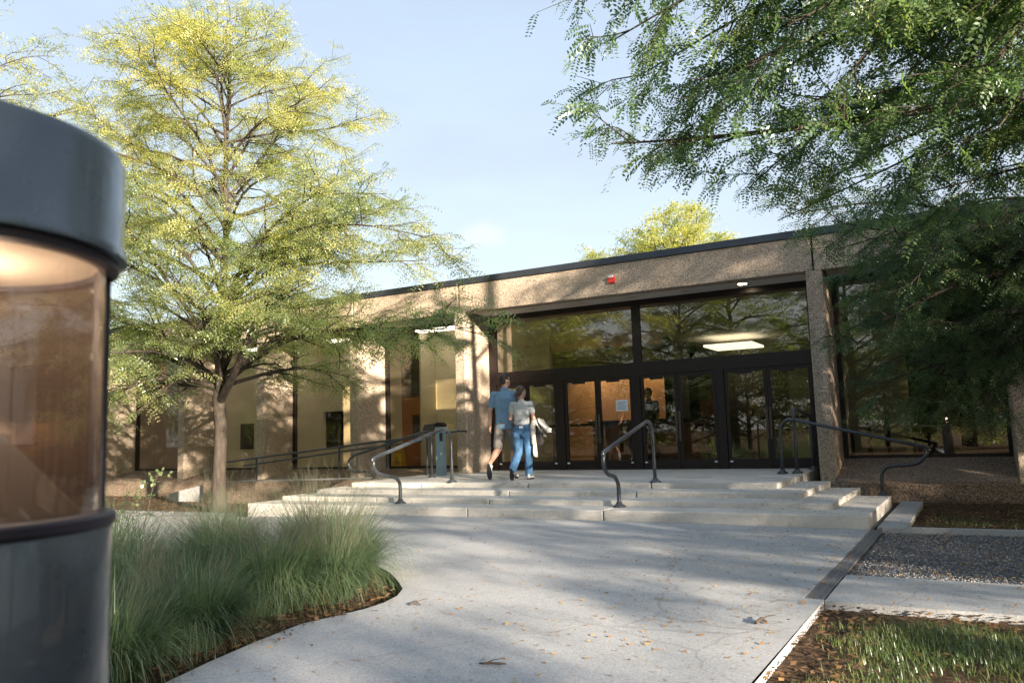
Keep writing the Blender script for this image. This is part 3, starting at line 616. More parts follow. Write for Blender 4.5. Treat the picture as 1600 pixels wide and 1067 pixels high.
# ------------------------------------------------------------------ trees
def leaf_cloud(P, D, L, npair, mat, name, parent, seed, droop=.25, wid=.34, llen=.26, rachis=False, flat=.6, **k):
    R = np.random.default_rng(seed); n = len(P); P = np.asarray(P, float); D = np.asarray(D, float)
    D /= np.linalg.norm(D, axis=1)[:, None]+1e-9
    up = np.array([0, 0, 1.0])+R.normal(0, flat, (n, 3)); S = np.cross(D, up); S /= np.linalg.norm(S, axis=1)[:, None]+1e-9
    N = np.cross(S, D)
    ts = np.linspace(.12, 1, npair); V = []
    L = np.asarray(L)[:, None]
    for t in ts:
        c = P + L*(t*D) - L*droop*t*t*np.array([0, 0, 1.0])
        w = L*llen*(1-.35*abs(t-.5)*1.4)
        for s in (-1, 1):
            j = R.normal(0, .12, (n, 3))
            d = S*s + D*.45 + N*R.normal(0, .25, (n, 1)) + j; d /= np.linalg.norm(d, axis=1)[:, None]
            q = np.cross(d, N+j); q /= np.linalg.norm(q, axis=1)[:, None]+1e-9
            a = c + d*w*.06; b = c + d*w; mm = c + d*w*.55
            V.append(np.stack([a, mm+q*w*wid*.5, b, mm-q*w*wid*.5], 1))
    V = np.stack(V, 1); nq = V.shape[0]*V.shape[1]
    V = V.reshape(-1, 3); F = np.arange(nq*4).reshape(-1, 4)
    return np_mesh(name, V, F, mat, parent, **k)
def path(a, b, rise, wob, n, R):
    a, b = Vector(a), Vector(b); out = []; L = (b-a).length
    w1 = Vector((R.gauss(0, wob), R.gauss(0, wob), R.gauss(0, wob*.6)))*L; w2 = Vector((R.gauss(0, wob), R.gauss(0, wob), R.gauss(0, wob*.6)))*L
    for i in range(n+1):
        t = i/n; p = a.lerp(b, t); p.z += rise*L*math.sin(math.pi*t)
        p += w1*math.sin(math.pi*t)+w2*math.sin(2*math.pi*t)*.5; out.append(p)
    return out
def tree(name, trunk, limbs, seed, leafmat, label, cat='tree', group=None, sub_n=9, sub_l=1.1, tw_n=6, tw_l=.42, leaf=(.13, .18), npair=7, per=3, droop=.25, hang=.0, up=.1, dens=1.0, wid=.34, zmin=None, bark=None, clipf=None, sub_r=.3, wob=.05):
    R = random.Random(seed); bark = bark or BARK
    root = empty(name, trunk[0][:3], label=label, cat=cat, group=group); o = Vector(root.location)
    tm = MB(); pts = [Vector(p[:3])-o for p in trunk]; tm.tube(pts, [p[3] for p in trunk], 14); tm.build('trunk', bark, root, smooth=True)
    br = MB(); LP, LD, LL = [], [], []
    def leaves(p, q, n):
        d = (q-p)
        for i in range(n):
            if R.random() > dens: continue
            t = R.random(); pos = p.lerp(q, t); side = d.cross(Vector((0, 0, 1))).normalized() if d.length > 1e-6 else Vector((1, 0, 0))
            dd = d.normalized()*R.uniform(.2, 1)+side*R.choice((-1, 1))*R.uniform(.4, 1)+Vector((0, 0, R.uniform(-.5, .25)-hang))
            LP.append(pos); LD.append(dd); LL.append(R.uniform(*leaf))
    for (s, e, r0) in limbs:
        s, e = Vector(s)-o, Vector(e)-o; L = (e-s).length; n = max(6, int(L*3)); pp = path(s, e, up, wob, n, R)
        rr = [max(.006, r0*(1-i/n)**.9+.004) for i in range(n+1)]; br.tube(pp, rr, 7, cap=False)
        ns = max(4, int(sub_n*L/2.5))
        for k in range(ns):
            t = .22+.78*(k+R.random()*.8)/ns; t = min(t, .999); i = int(t*n); p = pp[i].lerp(pp[min(i+1, n)], t*n-i)
            tan = (pp[min(i+1, n)]-pp[max(i-1, 0)]).normalized(); side = tan.cross(Vector((0, 0, 1)))
            side = side.normalized() if side.length > .1 else Vector((R.gauss(0, 1), R.gauss(0, 1), 0)).normalized()
            sg = (1 if (k % 2) else -1)
            d = tan*R.uniform(.45, 1.1)+side*sg*R.uniform(.4, 1.1)+Vector((0, 0, R.uniform(-.75, .85)-hang*.6)); d.normalize()
            sl_ = sub_l*R.uniform(.55, 1.15)*(1.15-.5*t); q = p+d*sl_
            if clipf and clipf(q+o): continue
            m = 4; ps = path(p, q, .03, .07, m, R); br.tube(ps, [max(.004, rr[i]*.5*(1-j/m)+.003) for j in range(m+1)], 4, cap=False)
            for w in range(tw_n):
                u = .2+.8*(w+R.random())/tw_n; u = min(.999, u); j = int(u*m); a = ps[j].lerp(ps[min(j+1, m)], u*m-j)
                sd = d.cross(Vector((0, 0, 1))).normalized()*(1 if w % 2 else -1)
                e2 = a + (d*R.uniform(.4, 1)+sd*R.uniform(.3, 1)+Vector((0, 0, R.uniform(-.5, .35)-hang))).normalized()*tw_l*R.uniform(.6, 1.2)
                if clipf and clipf(e2+o): continue
                br.tube([a, e2], [.0035, .002], 3, cap=False); leaves(a, e2, per)
            leaves(ps[2], ps[4], per)
    br.build('branches', bark if bark is TWIG else bark, root)
    cr = leaf_cloud([tuple(p) for p in LP], [tuple(d) for d in LD], LL, npair, leafmat, 'crown', root, seed, droop, wid)
    return root, len(LP)
def crown_limbs(trunk, zs, prof, n, seed, r0=.05, rise=.5):
    """limbs leaving the stem at heights zs[0]..zs[1], ending on the crown profile prof(z)"""
    R = random.Random(seed); out = []; az = R.random()*6.28
    def at(z):
        for a, b in zip(trunk[:-1], trunk[1:]):
            if a[2] <= z <= b[2]: t = (z-a[2])/(b[2]-a[2]); return Vector(a[:3]).lerp(Vector(b[:3]), t), a[3]+(b[3]-a[3])*t
        return Vector(trunk[-1][:3]), trunk[-1][3]
    for i in range(n):
        f = (i+.5)/n; z = zs[0]+(zs[1]-zs[0])*f**1.0; az += 2.4+R.uniform(-.3, .3)
        p, r = at(z); ze = z+R.uniform(.05, 1)*rise*prof(z)
        rad = prof(ze)*R.uniform(.72, 1.08); e = Vector((trunk[0][0]+math.cos(az)*rad, trunk[0][1]+math.sin(az)*rad, ze))
        out.append((tuple(p), tuple(e), min(r*.6, r0*(1.15-.6*f))))
    return out
def lerp_prof(pts):
    def f(z):
        if z <= pts[0][0]: return pts[0][1]
        for (a, b), (c, d) in zip(pts[:-1], pts[1:]):
            if z <= c: return b+(d-b)*(z-a)/(c-a)
        return pts[-1][1]
    return f
def not_in_building(q): return q.y > 13.1 and q.z < 4.4
# large honey locust left of the steps
TX, TY = -11.93, 10.22
tr1 = [(TX, TY, -.2, .16), (TX, TY, .0, .14), (TX-.01, TY, .5, .118), (TX+.03, TY, 1.3, .108), (TX-.03, TY, 1.9, .114), (TX+.05, TY, 2.6, .09), (TX-.02, TY+.05, 3.6, .072), (TX+.10, TY, 5.0, .052), (TX+.08, TY, 6.6, .04), (TX+.16, TY, 8.2, .02), (TX+.18, TY, 9.1, .008)]
pr1 = lerp_prof([(1.6, 2.2), (2.4, 3.3), (3.5, 3.75), (5.0, 3.5), (6.5, 2.9), (7.8, 2.0), (8.9, .9), (9.6, .3)])
lb = crown_limbs(tr1, (1.85, 8.7), pr1, 50, 11, .04, .75)
lb += [((TX, TY, 1.85), (-8.9, 9.3, 3.55), .075), ((TX, TY, 2.0), (-10.2, 8.6, 3.3), .055), ((-10.4, 9.8, 2.7), (-8.3, 9.6, 3.0), .03), ((-10.2, 9.8, 2.8), (-8.6, 10.6, 2.7), .03), ((TX, TY, 3.0), (-8.4, 9.3, 5.1), .04), ((TX, TY, 3.4), (-8.0, 9.7, 4.6), .035),
       ((TX, TY, 1.95), (-14.4, 9.2, 2.0), .045), ((TX, TY, 2.1), (-13.6, 8.4, 1.7), .04), ((TX, TY, 2.2), (-15.4, 10.2, 2.7), .045), ((TX, TY, 2.1), (-12.6, 12.6, 2.4), .04), ((TX, TY, 2.1), (-10.6, 12.2, 2.3), .04), ((TX, TY, 2.2), (-11.6, 7.6, 2.5), .04)]
for (x_, y_, Y_, z_) in ((738, 512, 9.3, 2.3), (685, 375, 9.6, 3.6), (200, 560, 9.4, 2.2), (215, 470, 9.6, 2.8)):
    lb.append(((TX, TY, z_), tuple(on_y(x_, y_, Y_)), .035))
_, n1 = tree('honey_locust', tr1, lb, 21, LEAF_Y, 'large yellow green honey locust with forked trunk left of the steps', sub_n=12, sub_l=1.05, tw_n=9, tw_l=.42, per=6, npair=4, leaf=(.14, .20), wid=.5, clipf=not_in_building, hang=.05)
# second locust, farther left, mostly behind the bollard
T2 = (-18.6, 8.9)
tr2 = [(T2[0], T2[1], -.25, .2), (T2[0], T2[1], 1.8, .15), (T2[0]+.1, T2[1], 3.6, .11), (T2[0], T2[1], 6, .07), (T2[0]+.1, T2[1], 8.6, .03), (T2[0], T2[1], 10.4, .01)]
pr2 = lerp_prof([(2.0, 2.4), (3.5, 3.6), (6, 3.9), (8, 3.2), (10, 1.6), (11, .5)])
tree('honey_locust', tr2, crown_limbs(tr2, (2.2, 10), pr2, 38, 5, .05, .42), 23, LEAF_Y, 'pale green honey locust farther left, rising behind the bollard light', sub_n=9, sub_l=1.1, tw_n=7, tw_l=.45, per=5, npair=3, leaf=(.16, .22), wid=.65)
# overhanging locust at the right: limbs sweep in from a trunk beyond the frame
TR = (2.7, 8.0)
tr3 = [(TR[0], TR[1], -.1, .24), (TR[0], TR[1], 1.6, .19), (TR[0]-.1, TR[1], 2.6, .16), (TR[0]-.1, TR[1]+.1, 4.0, .12), (TR[0], TR[1], 6.0, .08), (TR[0], TR[1], 9.0, .03)]
L3 = []
def tgt(x, y, Y): return tuple(on_y(x, y, Y))
s_lo, s_mid, s_hi = (TR[0]-.1, TR[1]+.05, 3.6), (TR[0]-.05, TR[1]+.05, 4.7), (TR[0], TR[1], 5.8)
for (x, y, Y, s, r) in ((955, 225, 6.0, s_lo, .06), (960, 62, 5.7, s_mid, .05), (1000, -40, 5.5, s_hi, .05), (980, 130, 6.4, s_mid, .04), (1070, 215, 7.0, s_lo, .045), (1180, 285, 7.9, s_lo, .04),
        (1215, 345, 8.6, s_lo, .035), (1290, 285, 8.0, s_lo, .035), (1150, 80, 6.4, s_mid, .04), (1260, 150, 7.0, s_mid, .035), (1180, -60, 5.8, s_hi, .04), (1370, 210, 7.2, s_mid, .035), (1320, 20, 6.0, s_hi, .035),
        (1420, 110, 6.4, s_mid, .03), (1450, 300, 8.0, s_lo, .035), (1500, 20, 6.4, s_hi, .03), (1560, 200, 7.0, s_mid, .03), (1400, -80, 5.2, s_hi, .04), (1230, 40, 5.2, s_hi, .03), (1540, 300, 9.2, s_lo, .03), (1360, 300, 9.0, s_lo, .03), (1100, 140, 6.0, s_mid, .03), (1480, 180, 5.6, s_mid, .03), (1590, 60, 5.8, s_hi, .03), (1330, 110, 5.6, s_hi, .03)):
    L3.append((s, tgt(x, y, Y), r))
for a in range(5):
    L3.append(((TR[0], TR[1], 3+a*.8), (TR[0]+2.6*math.cos(a*1.2-1.8), TR[1]+3.0*math.sin(a*1.2-1.8), 3.8+a*.8), .05))
_, n3_ = tree('honey_locust', tr3, L3, 31, LEAF_G, 'green honey locust whose branches overhang the upper right sky', sub_n=9, sub_l=.85, tw_n=7, tw_l=.30, per=4, npair=8, leaf=(.10, .22), wid=.46, droop=.35, hang=.18, up=.06, wob=.085)
# darker locust in front of the right-hand bay
TS = (2.0, 11.3)
tr4 = [(TS[0], TS[1], -.1, .2), (TS[0], TS[1], 1.4, .16), (TS[0]-.05, TS[1], 2.6, .13), (TS[0], TS[1], 4.0, .1), (TS[0], TS[1], 6.5, .03)]
L4 = []
for (x, y, Y) in ((1240, 335, 10.4), (1330, 470, 11.5), (1330, 545, 11.8), (1350, 610, 11.6), (1420, 630, 11.4), (1390, 380, 10.6), (1450, 500, 10.9), (1500, 600, 11.3), (1460, 350, 10.0), (1550, 540, 10.7), (1560, 420, 12.0), (1350, 430, 12.2),
                  (1400, 560, 12.4), (1480, 440, 11.9), (1530, 350, 10.8), (1380, 500, 10.2), (1440, 420, 9.8), (1310, 390, 11.0), (1480, 560, 12.3), (1410, 460, 12.6), (1590, 480, 10.2), (1520, 480, 12.5), (1460, 650, 12.2), (1300, 345, 9.8), (1380, 340, 11.8), (1560, 640, 11.2)):
    z0 = 1.6+NR.random()*1.6
    L4.append(((TS[0], TS[1], z0), tgt(x, y, Y), .035))
tree('honey_locust', tr4, L4, 37, LEAF_D, 'shaded dark green honey locust hanging in front of the right windows', sub_n=11, sub_l=.8, tw_n=8, tw_l=.34, per=6, npair=5, leaf=(.11, .16), wid=.44, droop=.3, hang=.15, up=.12, clipf=lambda q: q.y > 13.3 and q.z < 4.4)
# broad-leaved tree beyond the roof
TB = (-10.4, 33)
tr5 = [(TB[0], TB[1], 0, .3), (TB[0], TB[1], 4, .22), (TB[0], TB[1], 9.6, .04)]
L5 = [((TB[0], TB[1], 5+i*.16), e, .06) for i, e in enumerate([(-13.8, 32, 8.7), (-12.6, 32.5, 8.9), (-11.4, 32, 9.4), (-12.0, 33, 9.0), (-10.6, 32, 10.3), (-9.8, 33, 10.1), (-9.2, 32, 9.9), (-8.5, 33, 8.9), (-13.2, 34, 8.2), (-7.8, 32.4, 8.2), (-10.2, 34, 9.4), (-11, 31, 8.6), (-9.3, 31.5, 9.0)])]
def broad(P, D, L, mat, root, seed):
    return leaf_cloud(P, D, L, 2, mat, 'crown', root, seed, .1, .8, .6)
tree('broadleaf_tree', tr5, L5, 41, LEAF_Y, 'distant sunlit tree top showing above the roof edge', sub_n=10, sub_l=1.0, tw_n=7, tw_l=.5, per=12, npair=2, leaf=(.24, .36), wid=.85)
# trees standing round the court behind and beside the camera: seen mirrored in the glass, and shading the entrance
def generic(seed, H, rad, mat, loc, label, group):
    tr_ = [(0, 0, -.1, .22), (0, 0, 1.8, .17), (.1, 0, 3.4, .13), (0, .1, H*.6, .08), (.05, 0, H*.85, .03), (0, 0, H, .01)]
    pf = lerp_prof([(1.4, rad*.75), (H*.3, rad), (H*.6, rad*.92), (H*.85, rad*.5), (H*1.05, .3)])
    r, n = tree('courtyard_tree', tr_, crown_limbs(tr_, (1.6, H*.92), pf, 34, seed, .06, .4), seed, mat, label, group=group, sub_n=9, sub_l=1.3, tw_n=7, tw_l=.5, per=5, npair=3, leaf=(.22, .32), wid=.8)
    r.location = loc; return r
grp = 'trees round the court, mirrored in the entrance glass'
gA = generic(51, 9.5, 3.6, LEAF_B, (-4.5, -8.5, 0), 'leafy tree mirrored in the entrance glass, behind the viewpoint', grp)
k0 = 0
for (x, y, s, rzz) in ((-12.0, -9.0, 1.0, 1.1), (-16.0, -4.0, .95, 2.4), (-.2, -12.0, 1.1, 3.4), (-20.0, -2.0, 1.0, .5), (-11, -14, 1.2, 4.1), (5, -13, 1.1, 2.2)):
    c = copy_tree(gA); c.location = (x, y, 0); c.scale = (s, s, s); c.rotation_euler = (0, 0, rzz)
grp2 = 'shade trees along the right side of the court'
gS = generic(57, 8.6, 3.4, LEAF_G, (12.5, 8.6, 0), 'shade tree standing to the right of the court', grp2)
gS.location = (12.5, 6.8, 0); gS.scale = (1.05, 1.05, 1.4)
for (x, y, sx, sz, rzz) in ((17.5, 4.4, 1.1, 1.45, 1.0), (12.0, 1.0, .85, .66, 2.0), (17.0, 1.0, .9, .74, 3.0), (12.5, -6.3, 1.0, .64, 4.0), (18.0, -9.0, 1.1, .62, 5.0), (13.5, -9.6, 1.0, .66, .4), (22.0, -.8, 1.2, .66, 1.7), (20.0, -9.5, 1.2, .60, 2.9), (9.4, 11.0, .9, 1.1, 2.5)):
    c = copy_tree(gS); c.location = (x, y, 0); c.scale = (sx, sx, sz); c.rotation_euler = (0, 0, rzz)

# dense shrubs closing the far side of the court
def shrub(seed, loc, label, group):
    tr_ = [(0, 0, -.1, .08), (0, 0, 1.0, .06), (0, 0, 2.4, .03), (0, 0, 3.4, .01)]
    pf = lerp_prof([(.2, 1.7), (1.2, 2.2), (2.4, 1.9), (3.5, .8)])
    r, n = tree('tall_shrub', tr_, crown_limbs(tr_, (.15, 3.2), pf, 22, seed, .03, .25), seed, LEAF_B, label, cat='shrub', group=group, sub_n=9, sub_l=.9, tw_n=6, tw_l=.45, per=8, npair=2, leaf=(.24, .34), wid=.85)
    r.location = loc; return r
gH = shrub(71, (-2, -15, 0), 'tall leafy shrub closing the far side of the court', 'tall shrubs round the court')
R_ = random.Random(9)
for i in range(17):
    a = math.radians(150+i*9.0); d = 17+R_.uniform(-1.5, 2); x, y = -6+d*1.25*math.cos(a), 2+d*math.sin(a)
    if y > 7: continue
    c = copy_tree(gH); c.location = (x, y, 0); k = R_.uniform(1.0, 1.5); c.scale = (k*1.15, k*1.15, k); c.rotation_euler = (0, 0, R_.uniform(0, 6))

# ------------------------------------------------------------------ ornamental grasses and lawn
def ribbons(P, az, lean, L, wd, bend, R, k=6):
    """curved blades: base P, azimuth, lean from vertical, length, width; returns verts and quads"""
    n = len(P); ts = np.linspace(0, 1, k+1); V = []
    h = np.stack([np.cos(az), np.sin(az), np.zeros(n)], 1); s = np.stack([-np.sin(az), np.cos(az), np.zeros(n)], 1)
    pos = P.copy(); prev = 0
    for i, t in enumerate(ts):
        if i:
            a = lean+bend*(t-.5/k)**1.4; st_ = (L/k)[:, None]
            pos = pos+st_*(h*np.sin(a)[:, None]+np.array([0, 0, 1.0])*np.cos(a)[:, None])
        w = (wd*(1-.92*t**1.5))[:, None]
        V.append(np.stack([pos-s*w, pos+s*w], 1))
    V = np.stack(V, 1).reshape(-1, 3); b = np.arange(n)[:, None]*(2*(k+1)); j = np.arange(k)[None]*2
    q = np.stack([b+j, b+j+1, b+j+3, b+j+2], 2).reshape(-1, 4)
    return V, q, pos
def clump(loc, r, h, n, seed, label, stalks=60, airy=(60, 1.0)):
    R = np.random.default_rng(seed); t = empty('grass_clump', loc, label=label, cat='ornamental grass', group='ornamental grass clumps in the planting bed')
    rr = np.sqrt(R.random(n))*r*.34; th = R.uniform(0, 6.283, n); P = np.stack([rr*np.cos(th), rr*np.sin(th), np.zeros(n)], 1)
    az = th+R.normal(0, .6, n); lean = np.abs(R.normal(.25, .22, n)); L = R.uniform(.7, 1.35, n)*h*1.55; bend = R.uniform(.5, 3.0, n)
    V, q, _ = ribbons(P, az, lean, L, R.uniform(.0018, .0038, n), bend, R, 7)
    np_mesh('blades', V, q, GRASS_M, t)
    m = stalks; th = R.uniform(0, 6.283, m); P = np.stack([.1*r*np.cos(th), .1*r*np.sin(th), np.zeros(m)], 1)
    L = R.uniform(1.2, 2.3, m)*h; V, q, tip = ribbons(P, th, np.abs(R.normal(.18, .14, m)), L, R.uniform(.001, .0016, m), R.uniform(.1, .9, m), R, 7)
    np_mesh('stems', V, q, GRASS_M, t)
    # airy panicles: hair-fine branchlets round the last third of each stem
    per = airy[0]; idx = np.repeat(np.arange(m), per); VV = V.reshape(m, 8, 2, 3).mean(2); u = R.uniform(4.2, 7, m*per); i0 = np.minimum(u.astype(int), 6); f = (u-i0)[:, None]
    base = VV[idx, i0]*(1-f)+VV[idx, np.minimum(i0+1, 7)]*f
    n2 = m*per; az2 = R.uniform(0, 6.283, n2); V2, q2, tp = ribbons(base, az2, R.uniform(.3, 1.3, n2), R.uniform(.04, .15, n2)*airy[1], np.full(n2, .0004), R.uniform(0, .8, n2), R, 2)
    s = .0016; seedq = np.stack([tp+[s, 0, 0], tp+[0, s, s], tp-[s, 0, 0], tp-[0, s, s]], 1).reshape(-1, 3)
    q3 = np.arange(n2*4).reshape(-1, 4)+len(V2)
    np_mesh('seed_heads', np.concatenate([V2, seedq]), np.concatenate([q2, q3]), PANICLE, t)
    return t
CL = [((-4.06, 4.45), .44, .32, 2600, 'rounded grass clump spilling over the right corner of the bed'),
      ((-4.38, 4.92), .60, .42, 3000, 'feathery grass clump at the right tip of the bed, nearest the steps'),
      ((-5.0, 5.3), .62, .43, 2400, 'feathery grass clump just left of the tip clump, far edge of the bed'),
      ((-4.22, 4.05), .62, .38, 2800, 'dense green grass clump in the middle of the bed edge'),
      ((-5.15, 4.4), .62, .42, 2400, 'tall stemmed grass clump in the centre of the bed'),
      ((-6.0, 5.2), .60, .42, 1800, 'grass clump at the far left of the bed beyond the others'),
      ((-3.95, 3.15), .62, .34, 2800, 'low spreading grass clump near the brown litter at the walk edge'),
      ((-4.9, 3.5), .60, .40, 2200, 'grass clump in the second row beside the bollard light'),
      ((-3.72, 2.5), .58, .32, 2600, 'nearest grass clump with pale seed heads at the bottom of the picture'),
      ((-6.3, 4.3), .60, .46, 1500, 'grass clump deepest in the left of the bed, half behind the bollard')]
for i, (p, r, h, n, lb_) in enumerate(CL):
    clump((p[0], p[1], -.05), r, h, int(n*.72), 100+i, lb_, stalks=110 if i < 5 else 60, airy=(30, 1.2 if i in (0, 1, 8) else .9))
# stray weeds with broad leaves left of the clumps
t = empty('leafy_weed', (-6.9, 4.75, -.05), label='sprawling broad leaved weed between bollard light and grasses', cat='weed')
R = random.Random(3); wb = MB(); P_, D_, L_ = [], [], []
for i in range(9):
    a = R.random()*6.28; e = Vector((math.cos(a)*R.uniform(.15, .5), math.sin(a)*R.uniform(.15, .5), R.uniform(.45, .95))); pp = path((0, 0, 0), e, .05, .05, 6, R); wb.tube(pp, [.005*(1-k/7)+.0015 for k in range(7)], 4)
    for k in range(2, 7):
        for _i in range(3): P_.append(tuple(pp[k])); D_.append((R.gauss(0, 1), R.gauss(0, 1), R.gauss(-.1, .4))); L_.append(R.uniform(.07, .12))
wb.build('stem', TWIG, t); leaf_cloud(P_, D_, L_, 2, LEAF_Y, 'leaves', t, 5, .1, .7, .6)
# lawn patch
def blades(name, xr, yr, n, seed, hh, dens, mat, **k):
    R = np.random.default_rng(seed); P = np.stack([R.uniform(*xr, n), R.uniform(*yr, n), np.zeros(n)], 1)
    keep = np.array([dens(x, y) > R.random() for x, y in P[:, :2]]); P = P[keep]; n = len(P); P[:, 2] = -.055
    V, q, _ = ribbons(P, R.uniform(0, 6.28, n), np.abs(R.normal(.2, .25, n)), R.uniform(.5, 1.3, n)*hh, R.uniform(.0014, .003, n), R.uniform(.1, 1.9, n), R, 3)
    return np_mesh(name, V, q, mat, **k)
def ld(x, y):
    e = min(1, max(0, (x+.82-.12*math.sin(y*5))/.45))*min(1, max(0, (5.28-y)/.3)); nzv = noise.noise(Vector((x*1.6, y*1.6, 0)))+.35*noise.noise(Vector((x*6, y*6, 1)))
    return e*max(0.02, min(1, .62+nzv*1.3))
blades('lawn_grass', (-.85, 2.4), (2.2, 5.35), 80000, 5, .048, ld, LAWN_M, kind='stuff', label='patchy green lawn at the bottom right beside the walk', category='grass')
blades('thin_grass', (-.6, 1.2), (9.8, 12.2), 5000, 6, .05, lambda x, y: max(0, min(1, .5-abs(y-10.6)*.6+noise.noise(Vector((x*2, y*2, 3))))), LAWN_M, kind='stuff', label='thin grass growing in the litter below the right windows', category='grass')
# ------------------------------------------------------------------ fallen leaves
def litter(name, pts, smin, smax, mat, seed, lift=.004, **k):
    R = np.random.default_rng(seed); P = np.array(pts); n = len(P); s = R.uniform(smin, smax, n); a = R.uniform(0, 6.28, n)
    d = np.stack([np.cos(a), np.sin(a), R.normal(0, .18, n)], 1); q = np.stack([-np.sin(a), np.cos(a), R.normal(0, .25, n)], 1)
    P = P+[0, 0, lift]; c = R.normal(.25, .2, n)[:, None]*np.array([0, 0, 1.])
    sv = s[:, None]; V = np.stack([P-d*sv*.5, P-q*sv*.24-.05*d*sv+c*sv*.3*0, P+d*sv*.5+c*sv*.3, P+q*sv*.24+c*sv*.3], 1)
    V[:, :, 2] = np.maximum(V[:, :, 2], P[:, None, 2]-.001)
    return np_mesh(name, V.reshape(-1, 3), np.arange(n*4).reshape(-1, 4), mat, **k)
def scat(n, xr, yr, zf, seed, dens=None):
    R = random.Random(seed); o = []
    while len(o) < n:
        x, y = R.uniform(*xr), R.uniform(*yr)
        if dens and R.random() > dens(x, y): continue
        o.append((x, y, zf(x, y)))
    return o
pw_d = lambda x, y: (.10+.9*max(0, (x+4.5)/3.5)**1.6) if x > -4.5 else .10
pts = scat(2000, (-8.5, -.98), (2.2, 9.3), lambda x, y: gz(x), 1, lambda x, y: pw_d(x, y)*(.45 if y < 4 else 1)*(0 if (x < -3.6 and y < 5.8) else 1))
litter('fallen_leaves', pts, .008, .036, LITTER, 1, kind='stuff', label='small yellow and orange leaves scattered over the concrete walk', category='fallen leaves')
def step_z(x, y):
    for k in (3, 2, 1, 0):
        if y > SY[k]+.02 and x < SXR[k]-.02: return SZ[k] if not (k == 3 and y > 12.2) else .342+(y-12.2)*.0135
    return .0
pts = scat(900, (-9.5, -1.05), (9.4, 14.2), step_z, 2, lambda x, y: (.05 if x < -3.4 else .25 if x < -2.4 else 1.0) if (SXR[0] > x) and step_z(x, y) > .05 and y < 12.0+(x < -1.06)*(2.2 if x < -2.34 else .4) else 0)
pts = [p for p in pts if p[0] < -1.07]
litter('fallen_leaves', pts, .012, .034, LITTER, 3, kind='stuff', label='small dry leaves lying on the steps and the landing', category='fallen leaves')
pts = scat(3400, (-.92, 3.2), (5.4, 9.4), lambda x, y: gz(x)+.002 if y < 6.5 else gz(x)-.005, 4, lambda x, y: .35 if y < 6.5 else .8)
litter('fallen_leaves', pts, .012, .034, LITTER, 5, kind='stuff', label='yellow leaves scattered on the gravel bed and the side walk', category='fallen leaves')
pts = scat(5200, (-1.05, 2.2), (9.4, 13.3), lambda x, y: -.05, 6) + scat(3200, (-.92, 2.4), (2.2, 5.48), lambda x, y: -.05, 7, lambda x, y: 1 if x < -.55 or y > 5.1 else .22)
pts = [p for p in pts if not (p[0] < -.7 and p[1] > 9.4 and NR.random() < .25)]
litter('leaf_litter', pts, .015, .06, LITTERB, 8, lift=.006, kind='stuff', label='brown leaf litter over the soil along the right side', category='leaf litter')
pts = scat(7000, (-20, -10.3), (9.9, 13.3), lambda x, y: gz(x)-.05, 9, lambda x, y: 0 if (-14.6 < x and y > 12) else 1) + scat(1800, (-20, -14.8), (13.35, 14.2), lambda x, y: .22+(y-13.35)*.2+.01, 10)
litter('leaf_litter', pts, .02, .065, LITTERB, 11, lift=.006, kind='stuff', label='orange brown leaf litter round the large tree at the left', category='leaf litter')
pts = scat(2600, (-5.2, -3.2), (1.6, 5.6), lambda x, y: -.05, 12) + [(p[0], p[1], 0) for p in scat(160, (-3.9, -3.3), (3.2, 4.3), lambda x, y: 0, 13, lambda x, y: 1 if x < -3.45 else .3)]
litter('leaf_litter', pts, .02, .06, LITTERB, 14, lift=.008, kind='stuff', label='dry brown litter under the ornamental grasses along the bed', category='leaf litter')
# twigs on the walk
def on_g(x, y): 
    d = ray(x, y); t = -EYE/d[2]; p = d*t; return Vector((p[0], p[1], gz(p[0])))
for (pl_, lb_, r) in (([(749, 1034), (758, 1036), (770, 1034), (781, 1036), (791, 1035)], 'dark curled twig lying low in the middle of the walk', .007), ([(1181, 970), (1190, 966), (1198, 968)], 'crumpled brown leaf cluster on the walk near the right edge', .010), ([(640, 944), (650, 942), (657, 945)], 'small dark twig on the walk by the grasses', .007)):
    w = [on_g(*p) for p in pl_]; o = empty('fallen_twig', w[0], label=lb_, cat='twig'); pp = [q-w[0]+Vector((0, 0, r+.002+.006*math.sin(i*1.7)**2)) for i, q in enumerate(w)]
    MB().tube(pp, [r*.5, r, r*.8, r, r*.4][:len(pp)] if len(pp) > 3 else [r, r*1.2, r*.5], 6).build('stick', TWIG, o, smooth=True)
    mid = pp[1]; MB().tube([mid, mid+Vector((.03, .03, .012)), mid+Vector((.07, .035, .02))], [r*.6, r*.4, r*.2], 5).build('offshoot', TWIG, o)

# ------------------------------------------------------------------ people
SKIN = Mat('skin'); SKIN.set(SKIN.ramp(SKIN.noise(12, 3), [(.3, (.46,.27,.20)), (.7, (.56,.35,.27))]), .55); SKIN.b.inputs['Subsurface Weight'].default_value = .05; SKIN = SKIN.m
def cloth(name, c, var=.16, sc=14):
    M = Mat(name); a = M.noise(sc, 6, .7, stretch=(1, 1, .5)); M.set(M.ramp(a, [(.3, tuple(x*(1-var) for x in c)), (.7, tuple(min(1, x*(1+var)) for x in c))]), .9, 0, .2)
    M.bump(M.noise(5.5, 5, .6, stretch=(1, 1, 1.6)), 1.0, .045); return M.m
def ell(bm, c, r, rot=None, seg=12):
    m = Matrix.Translation(Vector(c)) @ (rot.to_4x4() if rot else Matrix.Identity(4)) @ Matrix.Diagonal((*r, 1)); bmesh.ops.create_uvsphere(bm, u_segments=seg, v_segments=seg*2//3, radius=1, matrix=m)
